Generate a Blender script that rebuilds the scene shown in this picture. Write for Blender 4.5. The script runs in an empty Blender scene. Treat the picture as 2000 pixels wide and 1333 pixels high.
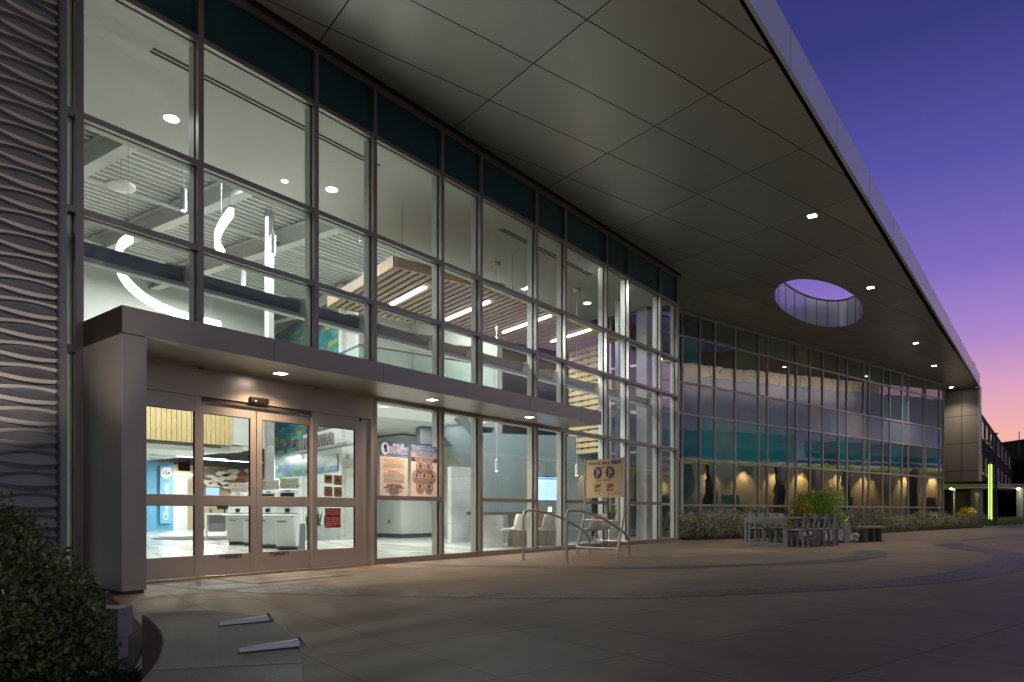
import bpy, math, random
from math import sin, cos, pi, radians, sqrt, tan
from mathutils import Vector, Matrix, noise
random.seed(7)
sc = bpy.context.scene
COL = sc.collection
R = random.uniform

# ------------------------------------------------------------------ survey helpers
FP, HZ, CH = 1333.33, 1000.0, 0.9
HA = radians(38.25)
FX, FY = cos(HA), sin(HA)
RX, RY = sin(HA), -cos(HA)
BA = radians(-14.25)
UX, UY = cos(BA), sin(BA)
NX, NY = -sin(BA), cos(BA)
def dirp(px):
    t = (px - 1000) / FP
    return FX + RX * t, FY + RY * t
def at(px, dep, py=None):
    dx, dy = dirp(px)
    z = 0.0 if py is None else CH + (HZ - py) / FP * dep
    return Vector((dx * dep, dy * dep, z))
def G(px, py, z=0.0):
    return at(px, (CH - z) * FP / (py - HZ), py)
def PY(px, py, Y):
    return at(px, Y / dirp(px)[1], py)
def W(u, n, z=0.0):
    return Vector((UX * u + NX * n, UY * u + NY * n, z))

# ------------------------------------------------------------------ materials
def mat(name, col, rough=0.5, metal=0.0, var=0.12, scale=3.0, bump=0.0, bscale=40.0, ior=1.5,
        emit=None, estr=0.0, rvar=0.1, coat=0.0, custom=None):
    m = bpy.data.materials.new(name)
    m.use_nodes = True
    nt = m.node_tree; N = nt.nodes; L = nt.links
    b = N['Principled BSDF']
    b.inputs['Roughness'].default_value = rough
    b.inputs['Metallic'].default_value = metal
    b.inputs['IOR'].default_value = ior
    b.inputs['Coat Weight'].default_value = coat
    tc = N.new('ShaderNodeTexCoord')
    ns = N.new('ShaderNodeTexNoise'); ns.inputs['Scale'].default_value = scale; ns.inputs['Detail'].default_value = 4
    L.new(tc.outputs['Object'], ns.inputs['Vector'])
    mr = N.new('ShaderNodeMapRange')
    mr.inputs['From Min'].default_value = 0.3; mr.inputs['From Max'].default_value = 0.7
    mr.inputs['To Min'].default_value = 1 - var; mr.inputs['To Max'].default_value = 1 + var
    L.new(ns.outputs['Fac'], mr.inputs['Value'])
    mx = N.new('ShaderNodeVectorMath'); mx.operation = 'SCALE'
    mx.inputs[0].default_value = col[:3]
    L.new(mr.outputs[0], mx.inputs['Scale'])
    L.new(mx.outputs[0], b.inputs['Base Color'])
    if rvar:
        r2 = N.new('ShaderNodeMapRange')
        r2.inputs['From Min'].default_value = 0.3; r2.inputs['From Max'].default_value = 0.7
        r2.inputs['To Min'].default_value = max(0.01, rough * (1 - rvar)); r2.inputs['To Max'].default_value = min(1, rough * (1 + rvar))
        L.new(ns.outputs['Fac'], r2.inputs['Value']); L.new(r2.outputs[0], b.inputs['Roughness'])
    if bump:
        n2 = N.new('ShaderNodeTexNoise'); n2.inputs['Scale'].default_value = bscale; n2.inputs['Detail'].default_value = 3
        L.new(tc.outputs['Object'], n2.inputs['Vector'])
        bp = N.new('ShaderNodeBump'); bp.inputs['Strength'].default_value = bump; bp.inputs['Distance'].default_value = 0.02
        L.new(n2.outputs['Fac'], bp.inputs['Height']); L.new(bp.outputs[0], b.inputs['Normal'])
    if emit:
        b.inputs['Emission Color'].default_value = (*emit, 1); b.inputs['Emission Strength'].default_value = estr
    if custom: custom(m, nt, N, L, b, tc, mx)
    return m

def emis(name, col, s):
    m = bpy.data.materials.new(name); m.use_nodes = True
    nt = m.node_tree; nt.nodes.clear()
    e = nt.nodes.new('ShaderNodeEmission'); e.inputs[0].default_value = (*col, 1); e.inputs[1].default_value = s
    o = nt.nodes.new('ShaderNodeOutputMaterial'); nt.links.new(e.outputs[0], o.inputs[0])
    return m

def glass(name, tint, refl=1.0, wob=0.0, ior=1.5):
    m = bpy.data.materials.new(name); m.use_nodes = True
    nt = m.node_tree; N = nt.nodes; L = nt.links; N.clear()
    o = N.new('ShaderNodeOutputMaterial'); mix = N.new('ShaderNodeMixShader')
    tr = N.new('ShaderNodeBsdfTransparent'); tr.inputs[0].default_value = (*tint, 1)
    gl = N.new('ShaderNodeBsdfGlossy'); gl.inputs['Roughness'].default_value = 0.015
    gl.inputs['Color'].default_value = (0.9, 0.95, 1, 1)
    fr = N.new('ShaderNodeFresnel'); ge = N.new('ShaderNodeNewGeometry'); mr_ = N.new('ShaderNodeMapRange')
    mr_.inputs['To Min'].default_value = ior; mr_.inputs['To Max'].default_value = 1 / ior
    L.new(ge.outputs['Backfacing'], mr_.inputs['Value']); L.new(mr_.outputs[0], fr.inputs[0])
    L.new(fr.outputs[0], mix.inputs[0]); L.new(tr.outputs[0], mix.inputs[1]); L.new(gl.outputs[0], mix.inputs[2])
    L.new(mix.outputs[0], o.inputs[0])
    if wob:
        tc = N.new('ShaderNodeTexCoord'); ns = N.new('ShaderNodeTexNoise'); ns.inputs['Scale'].default_value = 0.9
        L.new(tc.outputs['Object'], ns.inputs['Vector'])
        bp = N.new('ShaderNodeBump'); bp.inputs['Strength'].default_value = wob; bp.inputs['Distance'].default_value = 0.05
        L.new(ns.outputs['Fac'], bp.inputs['Height']); L.new(bp.outputs[0], gl.inputs['Normal'])
    return m

def lines_of(N, L, vec, comp, period, offset, width):
    """1 on thin lines every `period` along one axis of vec"""
    sp = N.new('ShaderNodeSeparateXYZ'); L.new(vec, sp.inputs[0])
    def M(op, a, bb=None):
        n = N.new('ShaderNodeMath'); n.operation = op
        if isinstance(a, (int, float)): n.inputs[0].default_value = a
        else: L.new(a, n.inputs[0])
        if bb is not None:
            if isinstance(bb, (int, float)): n.inputs[1].default_value = bb
            else: L.new(bb, n.inputs[1])
        return n.outputs[0]
    x = M('SUBTRACT', sp.outputs[comp], offset)
    x = M('DIVIDE', x, period); x = M('FRACT', x)
    x = M('SUBTRACT', x, 0.5); x = M('ABSOLUTE', x)
    return M('GREATER_THAN', x, 0.5 - width / period / 2), M

def rot_coords(N, L, src, ang):
    r = N.new('ShaderNodeVectorRotate'); r.rotation_type = 'Z_AXIS'
    L.new(src, r.inputs['Vector']); r.inputs['Angle'].default_value = ang
    return r.outputs[0]

def darken(N, L, b, col_out, mask, amt):
    mm = N.new('ShaderNodeMix'); mm.data_type = 'RGBA'
    L.new(mask, mm.inputs['Factor']); L.new(col_out, mm.inputs['A'])
    mm.inputs['B'].default_value = (*amt, 1)
    L.new(mm.outputs['Result'], b.inputs['Base Color'])
    return mm.outputs['Result']

# ------------------------------------------------------------------ mesh builder
class MB:
    def __init__(s): s.v = []; s.f = []; s.m = []; s.k = 0; s.sm = False
    def add(s, vs, fs):
        o = len(s.v); s.v += [Vector(v) for v in vs]
        s.f += [tuple(i + o for i in f) for f in fs]; s.m += [s.k] * len(fs); return s
    def box(s, x0, x1, y0, y1, z0, z1):
        v = [(x, y, z) for z in (z0, z1) for x, y in ((x0, y0), (x1, y0), (x1, y1), (x0, y1))]
        return s.add(v, [(3, 2, 1, 0), (4, 5, 6, 7), (0, 1, 5, 4), (1, 2, 6, 5), (2, 3, 7, 6), (3, 0, 4, 7)])
    def obox(s, c, ang, sx, sy, z0, z1):
        """box centred on c (xy), rotated by ang, x-size sx, y-size sy"""
        ca, sa = cos(ang), sin(ang)
        v = []
        for z in (z0, z1):
            for a, b in ((-1, -1), (1, -1), (1, 1), (-1, 1)):
                x, y = a * sx / 2, b * sy / 2
                v.append((c[0] + x * ca - y * sa, c[1] + x * sa + y * ca, z))
        return s.add(v, [(3, 2, 1, 0), (4, 5, 6, 7), (0, 1, 5, 4), (1, 2, 6, 5), (2, 3, 7, 6), (3, 0, 4, 7)])
    def hexa(s, a, b):
        """prism between two quads"""
        return s.add(list(a) + list(b), [(3, 2, 1, 0), (4, 5, 6, 7), (0, 1, 5, 4), (1, 2, 6, 5), (2, 3, 7, 6), (3, 0, 4, 7)])
    def beam(s, p, q, w, h):
        """straight bar from p to q, w wide, h high"""
        p = Vector(p); q = Vector(q); d = (q - p).normalized()
        up = Vector((0, 0, 1)) if abs(d.z) < 0.95 else Vector((0, 1, 0))
        sd = d.cross(up).normalized() * (w / 2); up = sd.normalized().cross(d).normalized() * (h / 2)
        return s.hexa([p - sd - up, p + sd - up, p + sd + up, p - sd + up], [q - sd - up, q + sd - up, q + sd + up, q - sd + up])
    def prism(s, poly, z0, z1):
        n = len(poly)
        a = sum(poly[i][0] * poly[(i + 1) % n][1] - poly[(i + 1) % n][0] * poly[i][1] for i in range(n))
        if a < 0: poly = poly[::-1]
        v = [(p[0], p[1], z0) for p in poly] + [(p[0], p[1], z1) for p in poly]
        f = [tuple(range(n - 1, -1, -1)), tuple(range(n, 2 * n))]
        f += [(i, (i + 1) % n, n + (i + 1) % n, n + i) for i in range(n)]
        return s.add(v, f)
    def tube(s, pts, r, n=10, cap=True, r1=None):
        pts = [Vector(p) for p in pts]; k = len(pts); v = []; f = []
        for i, p in enumerate(pts):
            d = (pts[min(i + 1, k - 1)] - pts[max(i - 1, 0)]).normalized()
            if i == 0:
                a = d.orthogonal().normalized()
            else:
                a = (a - d * a.dot(d)).normalized()
            b = d.cross(a)
            rr = r if r1 is None else r + (r1 - r) * i / (k - 1)
            for j in range(n):
                t = 2 * pi * j / n
                v.append(p + (a * cos(t) + b * sin(t)) * rr)
        for i in range(k - 1):
            for j in range(n):
                f.append((i * n + j, i * n + (j + 1) % n, (i + 1) * n + (j + 1) % n, (i + 1) * n + j))
        if cap: f += [tuple(range(n - 1, -1, -1)), tuple(range((k - 1) * n, k * n))]
        return s.add(v, f)
    def lathe(s, c, prof, n=24):
        v = []; f = []
        for r, z in prof:
            for j in range(n):
                v.append((c[0] + r * cos(2 * pi * j / n), c[1] + r * sin(2 * pi * j / n), z))
        for i in range(len(prof) - 1):
            for j in range(n):
                f.append((i * n + j, i * n + (j + 1) % n, (i + 1) * n + (j + 1) % n, (i + 1) * n + j))
        f += [tuple(range(n - 1, -1, -1)), tuple(range((len(prof) - 1) * n, len(prof) * n))]
        return s.add(v, f)
    def text(s, body, size, M, ext=0.001, ax='CENTER', space=1.0, bold=0.012):
        cu = bpy.data.curves.new('t', 'FONT'); cu.body = body; cu.size = size; cu.extrude = ext
        cu.align_x = ax; cu.align_y = 'CENTER'; cu.resolution_u = 2; cu.space_character = space; cu.offset = bold * size
        ob = bpy.data.objects.new('t', cu)
        me = bpy.data.meshes.new_from_object(ob)
        s.add([M @ v.co for v in me.vertices], [tuple(p.vertices) for p in me.polygons])
        bpy.data.objects.remove(ob); bpy.data.meshes.remove(me); bpy.data.curves.remove(cu)
        return s
    def disc(s, M, r, n=24, x=0, y=0, z=0, ry=None):
        ry = ry or r
        v = [M @ Vector((x + r * cos(2 * pi * j / n), y + ry * sin(2 * pi * j / n), z)) for j in range(n)]
        return s.add(v, [tuple(range(n))])
    def ring(s, M, r, w, n=24, x=0, y=0, z=0):
        v = [M @ Vector((x + q * cos(2 * pi * j / n), y + q * sin(2 * pi * j / n), z)) for q in (r, r - w) for j in range(n)]
        return s.add(v, [(j, (j + 1) % n, n + (j + 1) % n, n + j) for j in range(n)])
    def rect(s, M, x0, x1, y0, y1, z=0):
        return s.add([M @ Vector(p) for p in ((x0, y0, z), (x1, y0, z), (x1, y1, z), (x0, y1, z))], [(0, 1, 2, 3)])
    def build(s, name, mats, parent=None, smooth=False, bevel=0.0, sharp=35):
        me = bpy.data.meshes.new(name)
        off = Vector((0, 0, 0))
        p = parent
        while p is not None:
            off += p.location; p = p.parent
        me.from_pydata([v - off for v in s.v], [], s.f)
        if not isinstance(mats, (list, tuple)): mats = [mats]
        for m in mats: me.materials.append(m)
        me.polygons.foreach_set('material_index', s.m)
        if smooth:
            me.polygons.foreach_set('use_smooth', [True] * len(s.f))
            try: me.set_sharp_from_angle(angle=radians(sharp))
            except Exception: pass
        me.update()
        o = bpy.data.objects.new(name, me); COL.objects.link(o)
        o.parent = parent
        if bevel:
            md = o.modifiers.new('bevel', 'BEVEL'); md.width = bevel; md.segments = 2; md.limit_method = 'ANGLE'
        return o

def tag(o, label=None, cat=None, group=None, kind=None):
    if label: o['label'] = label
    if cat: o['category'] = cat
    if group: o['group'] = group
    if kind: o['kind'] = kind
    return o
def empty(name, loc, label, cat, group=None):
    o = bpy.data.objects.new(name, None); COL.objects.link(o); o.location = loc; o.empty_display_size = 0.2
    return tag(o, label, cat, group)
def kids(o): return [c for c in bpy.data.objects if c.parent is o]
def copy_tree(o, parent=None):
    c = o.copy(); COL.objects.link(c); c.parent = parent
    for ch in list(o.children): copy_tree(ch, c)
    return c
def lamp(kind, name, loc, e, col, size=0.1, spot=None, rot=None, blend=0.6, parent=None, sy=None):
    ld = bpy.data.lights.new(name, kind); ld.energy = e; ld.color = col
    if kind == 'AREA':
        ld.size = size
        if sy: ld.shape = 'RECTANGLE'; ld.size_y = sy
    else: ld.shadow_soft_size = size
    if kind == 'SPOT': ld.spot_size = spot; ld.spot_blend = blend
    o = bpy.data.objects.new(name, ld); COL.objects.link(o); o.location = loc
    if rot: o.rotation_euler = rot
    return o
def aim(o, tgt):
    o.rotation_euler = (Vector(tgt) - Vector(o.location)).to_track_quat('-Z', 'Y').to_euler()

# ------------------------------------------------------------------ material set
ALU = mat('bronze_aluminium', (0.38, 0.355, 0.335), 0.38, 0.65, 0.06, 2.0)
ALU_IN = mat('inner_post_paint', (0.60, 0.63, 0.58), 0.45, 0, 0.04)
GASKET = mat('gasket', (0.012, 0.012, 0.012), 0.6)
DOORF = mat('door_aluminium', (0.62, 0.58, 0.57), 0.36, 0.55, 0.05, 1.5)
PORTAL = mat('portal_panel', (0.50, 0.48, 0.45), 0.38, 0.45, 0.07, 0.8)
CLEAR = glass('clear_glass', (0.965, 0.975, 0.965), ior=1.45, wob=0.03)
CLEAR2 = glass('guard_glass', (0.86, 0.95, 0.92), ior=1.5)
def tinted(name, col, ior=2.3, wob=0.10, rough=0.02):
    def cu(m, nt, N, L, b, tc, mx):
        ns = N.new('ShaderNodeTexNoise'); ns.inputs['Scale'].default_value = 1.3; ns.inputs['Detail'].default_value = 2
        L.new(tc.outputs['Object'], ns.inputs['Vector'])
        bp = N.new('ShaderNodeBump'); bp.inputs['Strength'].default_value = wob; bp.inputs['Distance'].default_value = 0.03
        L.new(ns.outputs['Fac'], bp.inputs['Height']); L.new(bp.outputs[0], b.inputs['Normal'])
    return mat(name, col, rough, 0, 0.15, 0.7, ior=ior, rvar=0, custom=cu)
SPAN = tinted('teal_spandrel', (0.028, 0.13, 0.16), 1.5, 0.02)
BG = {
 'dark': tinted('dark_coated_glass', (0.008, 0.022, 0.032), 2.9),
 'teal': tinted('teal_coated_glass', (0.02, 0.26, 0.28), 2.5),
 'deep': tinted('deep_teal_glass', (0.010, 0.105, 0.14), 2.6),
 'grey': tinted('grey_blind_glass', (0.31, 0.31, 0.30), 2.4),
 'blue': tinted('bluegrey_blind_glass', (0.16, 0.20, 0.30), 2.5),
 'sage': tinted('sage_glass', (0.14, 0.28, 0.25), 2.4),
}
def soffit_custom(m, nt, N, L, b, tc, mx):
    v = rot_coords(N, L, tc.outputs['Object'], -BA)
    l1, M = lines_of(N, L, v, 0, 2.97, 4.57, 0.022)
    l2, _ = lines_of(N, L, v, 1, 2.50, 7.15, 0.022)
    l3, _ = lines_of(N, L, v, 1, 2.50, 8.40, 0.022)
    l = M('MAXIMUM', M('MAXIMUM', l1, l2), l3)
    sp = N.new('ShaderNodeSeparateXYZ'); L.new(tc.outputs['Object'], sp.inputs[0])
    e = M('ABSOLUTE', M('SUBTRACT', sp.outputs[1], 3.78)); e = M('LESS_THAN', e, 0.014)
    l = M('MAXIMUM', l, e)
    # faint panel to panel tone shifts
    sn = N.new('ShaderNodeVectorMath'); sn.operation = 'SNAP'; sn.inputs[1].default_value = (2.97, 1.25, 10)
    ad = N.new('ShaderNodeVectorMath'); ad.operation = 'ADD'; ad.inputs[1].default_value = (-4.57 + 29.7, -7.15 + 12.5, 0)
    L.new(v, ad.inputs[0]); L.new(ad.outputs[0], sn.inputs[0])
    wn = N.new('ShaderNodeTexWhiteNoise'); L.new(sn.outputs[0], wn.inputs['Vector'])
    mr = N.new('ShaderNodeMapRange'); mr.inputs['To Min'].default_value = 0.93; mr.inputs['To Max'].default_value = 1.07
    L.new(wn.outputs['Value'], mr.inputs['Value'])
    sc2 = N.new('ShaderNodeVectorMath'); sc2.operation = 'SCALE'
    L.new(mx.outputs[0], sc2.inputs[0]); L.new(mr.outputs[0], sc2.inputs['Scale'])
    darken(N, L, b, sc2.outputs[0], l, (0.01, 0.01, 0.01))
SOFFIT = mat('soffit_panel', (0.50, 0.50, 0.49), 0.33, 0.5, 0.06, 0.25, custom=soffit_custom)
FASCIA = mat('fascia_aluminium', (0.62, 0.62, 0.64), 0.34, 0.75, 0.05, 0.6)
WHITE = mat('white_paint', (0.72, 0.73, 0.70), 0.55, 0, 0.03)
WALLW = mat('wall_paint', (0.58, 0.60, 0.57), 0.7, 0, 0.04, 1.0)
CEILW = mat('ceiling_paint', (0.62, 0.64, 0.61), 0.8, 0, 0.03, 0.6)
STEELW = mat('white_steel', (0.60, 0.62, 0.60), 0.45, 0, 0.05)
GIRT = mat('girt_blue_grey', (0.10, 0.135, 0.16), 0.4, 0.2, 0.08)
GREYW = mat('blue_grey_wall', (0.24, 0.30, 0.32), 0.6, 0, 0.05)
DGREY = mat('dark_grey', (0.07, 0.075, 0.08), 0.5, 0, 0.1)
BLACK = mat('black_plastic', (0.012, 0.012, 0.013), 0.35, 0, 0.1)
CHROME = mat('brushed_steel', (0.56, 0.52, 0.49), 0.36, 1.0, 0.05, 8)
STEEL_DULL = mat('dull_aluminium', (0.31, 0.31, 0.335), 0.48, 0.35, 0.1, 6)
def wood_custom(axis, sc_):
    def cu(m, nt, N, L, b, tc, mx):
        mp = N.new('ShaderNodeMapping'); mp.inputs['Scale'].default_value = sc_
        L.new(tc.outputs['Object'], mp.inputs[0])
        ns = N.new('ShaderNodeTexNoise'); ns.inputs['Scale'].default_value = 6; ns.inputs['Detail'].default_value = 6
        L.new(mp.outputs[0], ns.inputs['Vector'])
        mr = N.new('ShaderNodeMapRange'); mr.inputs['From Min'].default_value = 0.3; mr.inputs['From Max'].default_value = 0.7
        mr.inputs['To Min'].default_value = 0.8; mr.inputs['To Max'].default_value = 1.15
        L.new(ns.outputs['Fac'], mr.inputs['Value'])
        s2 = N.new('ShaderNodeVectorMath'); s2.operation = 'SCALE'
        L.new(mx.outputs[0], s2.inputs[0]); L.new(mr.outputs[0], s2.inputs['Scale']); L.new(s2.outputs[0], b.inputs['Base Color'])
    return cu
WOOD = mat('maple_wood', (0.56, 0.40, 0.20), 0.5, 0, 0.08, 1.5, custom=wood_custom(0, (8, 1, 1)))
WOODV = mat('maple_wood_vertical', (0.60, 0.46, 0.22), 0.5, 0, 0.08, 1.5, custom=wood_custom(0, (6, 6, 0.6)))
WOODG = mat('greyed_wood', (0.38, 0.275, 0.165), 0.55, 0, 0.08, 1.5, custom=wood_custom(0, (8, 1, 1)))
DARKGAP = mat('dark_gap', (0.05, 0.035, 0.025), 0.8)
WARMW = mat('warm_wall', (0.52, 0.42, 0.30), 0.7, 0, 0.04)
BLUEW = mat('blue_wall', (0.12, 0.36, 0.55), 0.6, 0, 0.05)
TEXTG = mat('sign_grey', (0.28, 0.28, 0.27), 0.5)
INK = mat('ink_black', (0.02, 0.02, 0.025), 0.6)
INKW = mat('ink_white', (0.85, 0.85, 0.85), 0.6)
SNAKE = mat('snake_leaf', (.05, .12, .04), .4, 0, .4, 12)
LED = emis('cool_led', (0.93, 0.97, 1.0), 9.0)
LEDV = emis('vertical_led', (0.95, 0.98, 1.0), 1.3)
LEDW = emis('warm_led', (1.0, 0.83, 0.62), 14.0)
LEDC = emis('soffit_led', (1.0, 0.95, 0.88), 22.0)
LEDB = emis('cove_led', (1.0, 0.90, 0.66), 9.0)

# ------------------------------------------------------------------ camera
cd = bpy.data.cameras.new('camera'); cam = bpy.data.objects.new('camera', cd); COL.objects.link(cam)
cam.location = (0, 0, CH); cam.rotation_euler = (pi / 2, 0, HA - pi / 2)
cd.sensor_width = 36; cd.lens = 24; cd.shift_y = (1000 - 666.5) / 2000; cd.clip_end = 2000; cd.clip_start = 0.05
sc.camera = cam

# ------------------------------------------------------------------ sky
w = bpy.data.worlds.new('World'); sc.world = w; w.use_nodes = True
N = w.node_tree.nodes; L = w.node_tree.links
bg = N['Background']; bg.inputs[1].default_value = 1.0
tc = N.new('ShaderNodeTexCoord'); sp = N.new('ShaderNodeSeparateXYZ'); L.new(tc.outputs['Generated'], sp.inputs[0])
cr = N.new('ShaderNodeValToRGB'); L.new(sp.outputs[2], cr.inputs[0])
stops = [(0.0, (0.10, 0.07, 0.07)), (0.012, (0.92, 0.46, 0.32)), (0.09, (0.86, 0.42, 0.38)), (0.15, (0.66, 0.33, 0.50)), (0.21, (0.38, 0.22, 0.56)),
         (0.29, (0.20, 0.135, 0.50)), (0.40, (0.085, 0.078, 0.36)), (0.52, (0.036, 0.038, 0.20)), (0.75, (0.022, 0.026, 0.12)), (1.0, (0.018, 0.022, 0.10))]
el = cr.color_ramp.elements
while len(el) < len(stops): el.new(0.5)
for e, (p, c) in zip(el, stops): e.position = p; e.color = (c[0] * .74, c[1] * .74, c[2] * .74, 1)
# the afterglow is strongest along +X
fl = N.new('ShaderNodeVectorMath'); fl.operation = 'MULTIPLY'; fl.inputs[1].default_value = (1, 1, 0); L.new(tc.outputs['Generated'], fl.inputs[0])
nm = N.new('ShaderNodeVectorMath'); nm.operation = 'NORMALIZE'; L.new(fl.outputs[0], nm.inputs[0])
dt = N.new('ShaderNodeVectorMath'); dt.operation = 'DOT_PRODUCT'; dt.inputs[1].default_value = (cos(radians(-3)), sin(radians(-3)), 0)
L.new(nm.outputs[0], dt.inputs[0])
mr = N.new('ShaderNodeMapRange'); mr.inputs['From Min'].default_value = 0.62; mr.inputs['From Max'].default_value = 0.93; mr.interpolation_type = 'SMOOTHSTEP'
mr.inputs['To Min'].default_value = 0.0; mr.inputs['To Max'].default_value = 1.0
L.new(dt.outputs['Value'], mr.inputs['Value'])
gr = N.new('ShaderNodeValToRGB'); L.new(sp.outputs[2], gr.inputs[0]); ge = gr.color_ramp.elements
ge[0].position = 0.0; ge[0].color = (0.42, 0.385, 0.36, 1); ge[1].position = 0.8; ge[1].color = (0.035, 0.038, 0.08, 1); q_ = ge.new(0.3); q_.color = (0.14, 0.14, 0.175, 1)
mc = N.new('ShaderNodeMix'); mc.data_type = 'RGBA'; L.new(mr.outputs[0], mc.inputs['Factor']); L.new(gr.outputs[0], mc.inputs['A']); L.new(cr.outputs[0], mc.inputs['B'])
s1 = mc
sky = N.new('ShaderNodeTexSky'); sky.sky_type = 'NISHITA'; sky.sun_disc = False; sky.sun_elevation = radians(-2); sky.sun_rotation = radians(100)
s2 = N.new('ShaderNodeVectorMath'); s2.operation = 'SCALE'; L.new(sky.outputs[0], s2.inputs[0]); s2.inputs['Scale'].default_value = 0.02
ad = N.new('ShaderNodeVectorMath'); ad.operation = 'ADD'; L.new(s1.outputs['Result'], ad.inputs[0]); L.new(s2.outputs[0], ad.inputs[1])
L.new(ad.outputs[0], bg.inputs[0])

# ------------------------------------------------------------------ ground
def ground_custom(m, nt, N, L, b, tc, mx):
    v = rot_coords(N, L, tc.outputs['Object'], -BA)
    ls = []
    for comp, per, off in ((0, 3.2, 1.58), (0, 3.2, 3.18), (0, 3.2, 2.20), (0, 3.2, 3.80), (1, 3.33, 1.86), (1, 3.33, 2.97), (1, 3.33, 4.1)):
        l, M = lines_of(N, L, v, comp, per, off, 0.014); ls.append(l)
    l = ls[0]
    for q in ls[1:]: l = M('MAXIMUM', l, q)
    l = M('MULTIPLY', l, 0.8)
    big = N.new('ShaderNodeTexNoise'); big.inputs['Scale'].default_value = 0.45; big.inputs['Detail'].default_value = 5
    L.new(tc.outputs['Object'], big.inputs['Vector'])
    mr = N.new('ShaderNodeMapRange'); mr.inputs['From Min'].default_value = 0.35; mr.inputs['From Max'].default_value = 0.65
    mr.inputs['To Min'].default_value = 0.78; mr.inputs['To Max'].default_value = 1.14
    L.new(big.outputs['Fac'], mr.inputs['Value'])
    fine = N.new('ShaderNodeTexNoise'); fine.inputs['Scale'].default_value = 160; fine.inputs['Detail'].default_value = 2
    L.new(tc.outputs['Object'], fine.inputs['Vector'])
    m2 = N.new('ShaderNodeMapRange'); m2.inputs['To Min'].default_value = 0.78; m2.inputs['To Max'].default_value = 1.22
    L.new(fine.outputs['Fac'], m2.inputs['Value'])
    s2 = N.new('ShaderNodeVectorMath'); s2.operation = 'SCALE'
    L.new(mx.outputs[0], s2.inputs[0]); L.new(M('MULTIPLY', mr.outputs[0], m2.outputs[0]), s2.inputs['Scale'])
    c = darken(N, L, b, s2.outputs[0], l, (0.03, 0.026, 0.022))
    # per slab tone and old stains
    sn = N.new('ShaderNodeVectorMath'); sn.operation = 'SNAP'; sn.inputs[1].default_value = (1.6, 3.33, 10)
    ad_ = N.new('ShaderNodeVectorMath'); ad_.operation = 'ADD'; ad_.inputs[1].default_value = (-1.58 + 32, -1.86 + 33.3, 0)
    L.new(v, ad_.inputs[0]); L.new(ad_.outputs[0], sn.inputs[0]); wn_ = N.new('ShaderNodeTexWhiteNoise'); L.new(sn.outputs[0], wn_.inputs['Vector'])
    m5 = N.new('ShaderNodeMapRange'); m5.inputs['To Min'].default_value = .90; m5.inputs['To Max'].default_value = 1.08; L.new(wn_.outputs['Value'], m5.inputs['Value'])
    st = N.new('ShaderNodeTexNoise'); st.inputs['Scale'].default_value = 2.6; st.inputs['Detail'].default_value = 8; st.inputs['Roughness'].default_value = .7
    L.new(tc.outputs['Object'], st.inputs['Vector']); m6 = N.new('ShaderNodeMapRange'); m6.inputs['From Min'].default_value = .58; m6.inputs['From Max'].default_value = .72; m6.inputs['To Min'].default_value = 1; m6.inputs['To Max'].default_value = .72
    L.new(st.outputs['Fac'], m6.inputs['Value'])
    s9 = N.new('ShaderNodeVectorMath'); s9.operation = 'SCALE'; L.new(c, s9.inputs[0]); L.new(M('MULTIPLY', m5.outputs[0], m6.outputs[0]), s9.inputs['Scale']); L.new(s9.outputs[0], b.inputs['Base Color'])
    r3 = N.new('ShaderNodeMapRange'); r3.inputs['To Min'].default_value = 0.52; r3.inputs['To Max'].default_value = 0.74
    L.new(big.outputs['Fac'], r3.inputs['Value']); L.new(r3.outputs[0], b.inputs['Roughness'])
CONC = mat('plaza_concrete', (0.205, 0.155, 0.108), 0.55, 0, 0.10, 1.6, bump=0.12, bscale=220, rvar=0, custom=ground_custom)
def agg_custom(m, nt, N, L, b, tc, mx):
    vo = N.new('ShaderNodeTexVoronoi'); vo.inputs['Scale'].default_value = 48
    L.new(tc.outputs['Object'], vo.inputs['Vector'])
    sx = N.new('ShaderNodeSeparateColor'); L.new(vo.outputs['Color'], sx.inputs[0])
    cr = N.new('ShaderNodeValToRGB'); L.new(sx.outputs[0], cr.inputs[0])
    e = cr.color_ramp.elements; e[0].color = (0.025, 0.025, 0.03, 1); e[1].color = (0.20, 0.185, 0.175, 1)
    e2 = e.new(0.6); e2.color = (0.055, 0.052, 0.052, 1)
    L.new(cr.outputs[0], b.inputs['Base Color'])
    bp = N.new('ShaderNodeBump'); bp.inputs['Strength'].default_value = 0.5; bp.inputs['Distance'].default_value = 0.01; bp.invert = True
    L.new(vo.outputs['Distance'], bp.inputs['Height']); L.new(bp.outputs[0], b.inputs['Normal'])
AGG = mat('exposed_aggregate', (0.09, 0.088, 0.09), 0.5, 0, 0.2, custom=agg_custom)
SOIL = mat('mulch', (0.035, 0.026, 0.02), 0.9, 0, 0.4, 20, bump=0.8, bscale=60)

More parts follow.
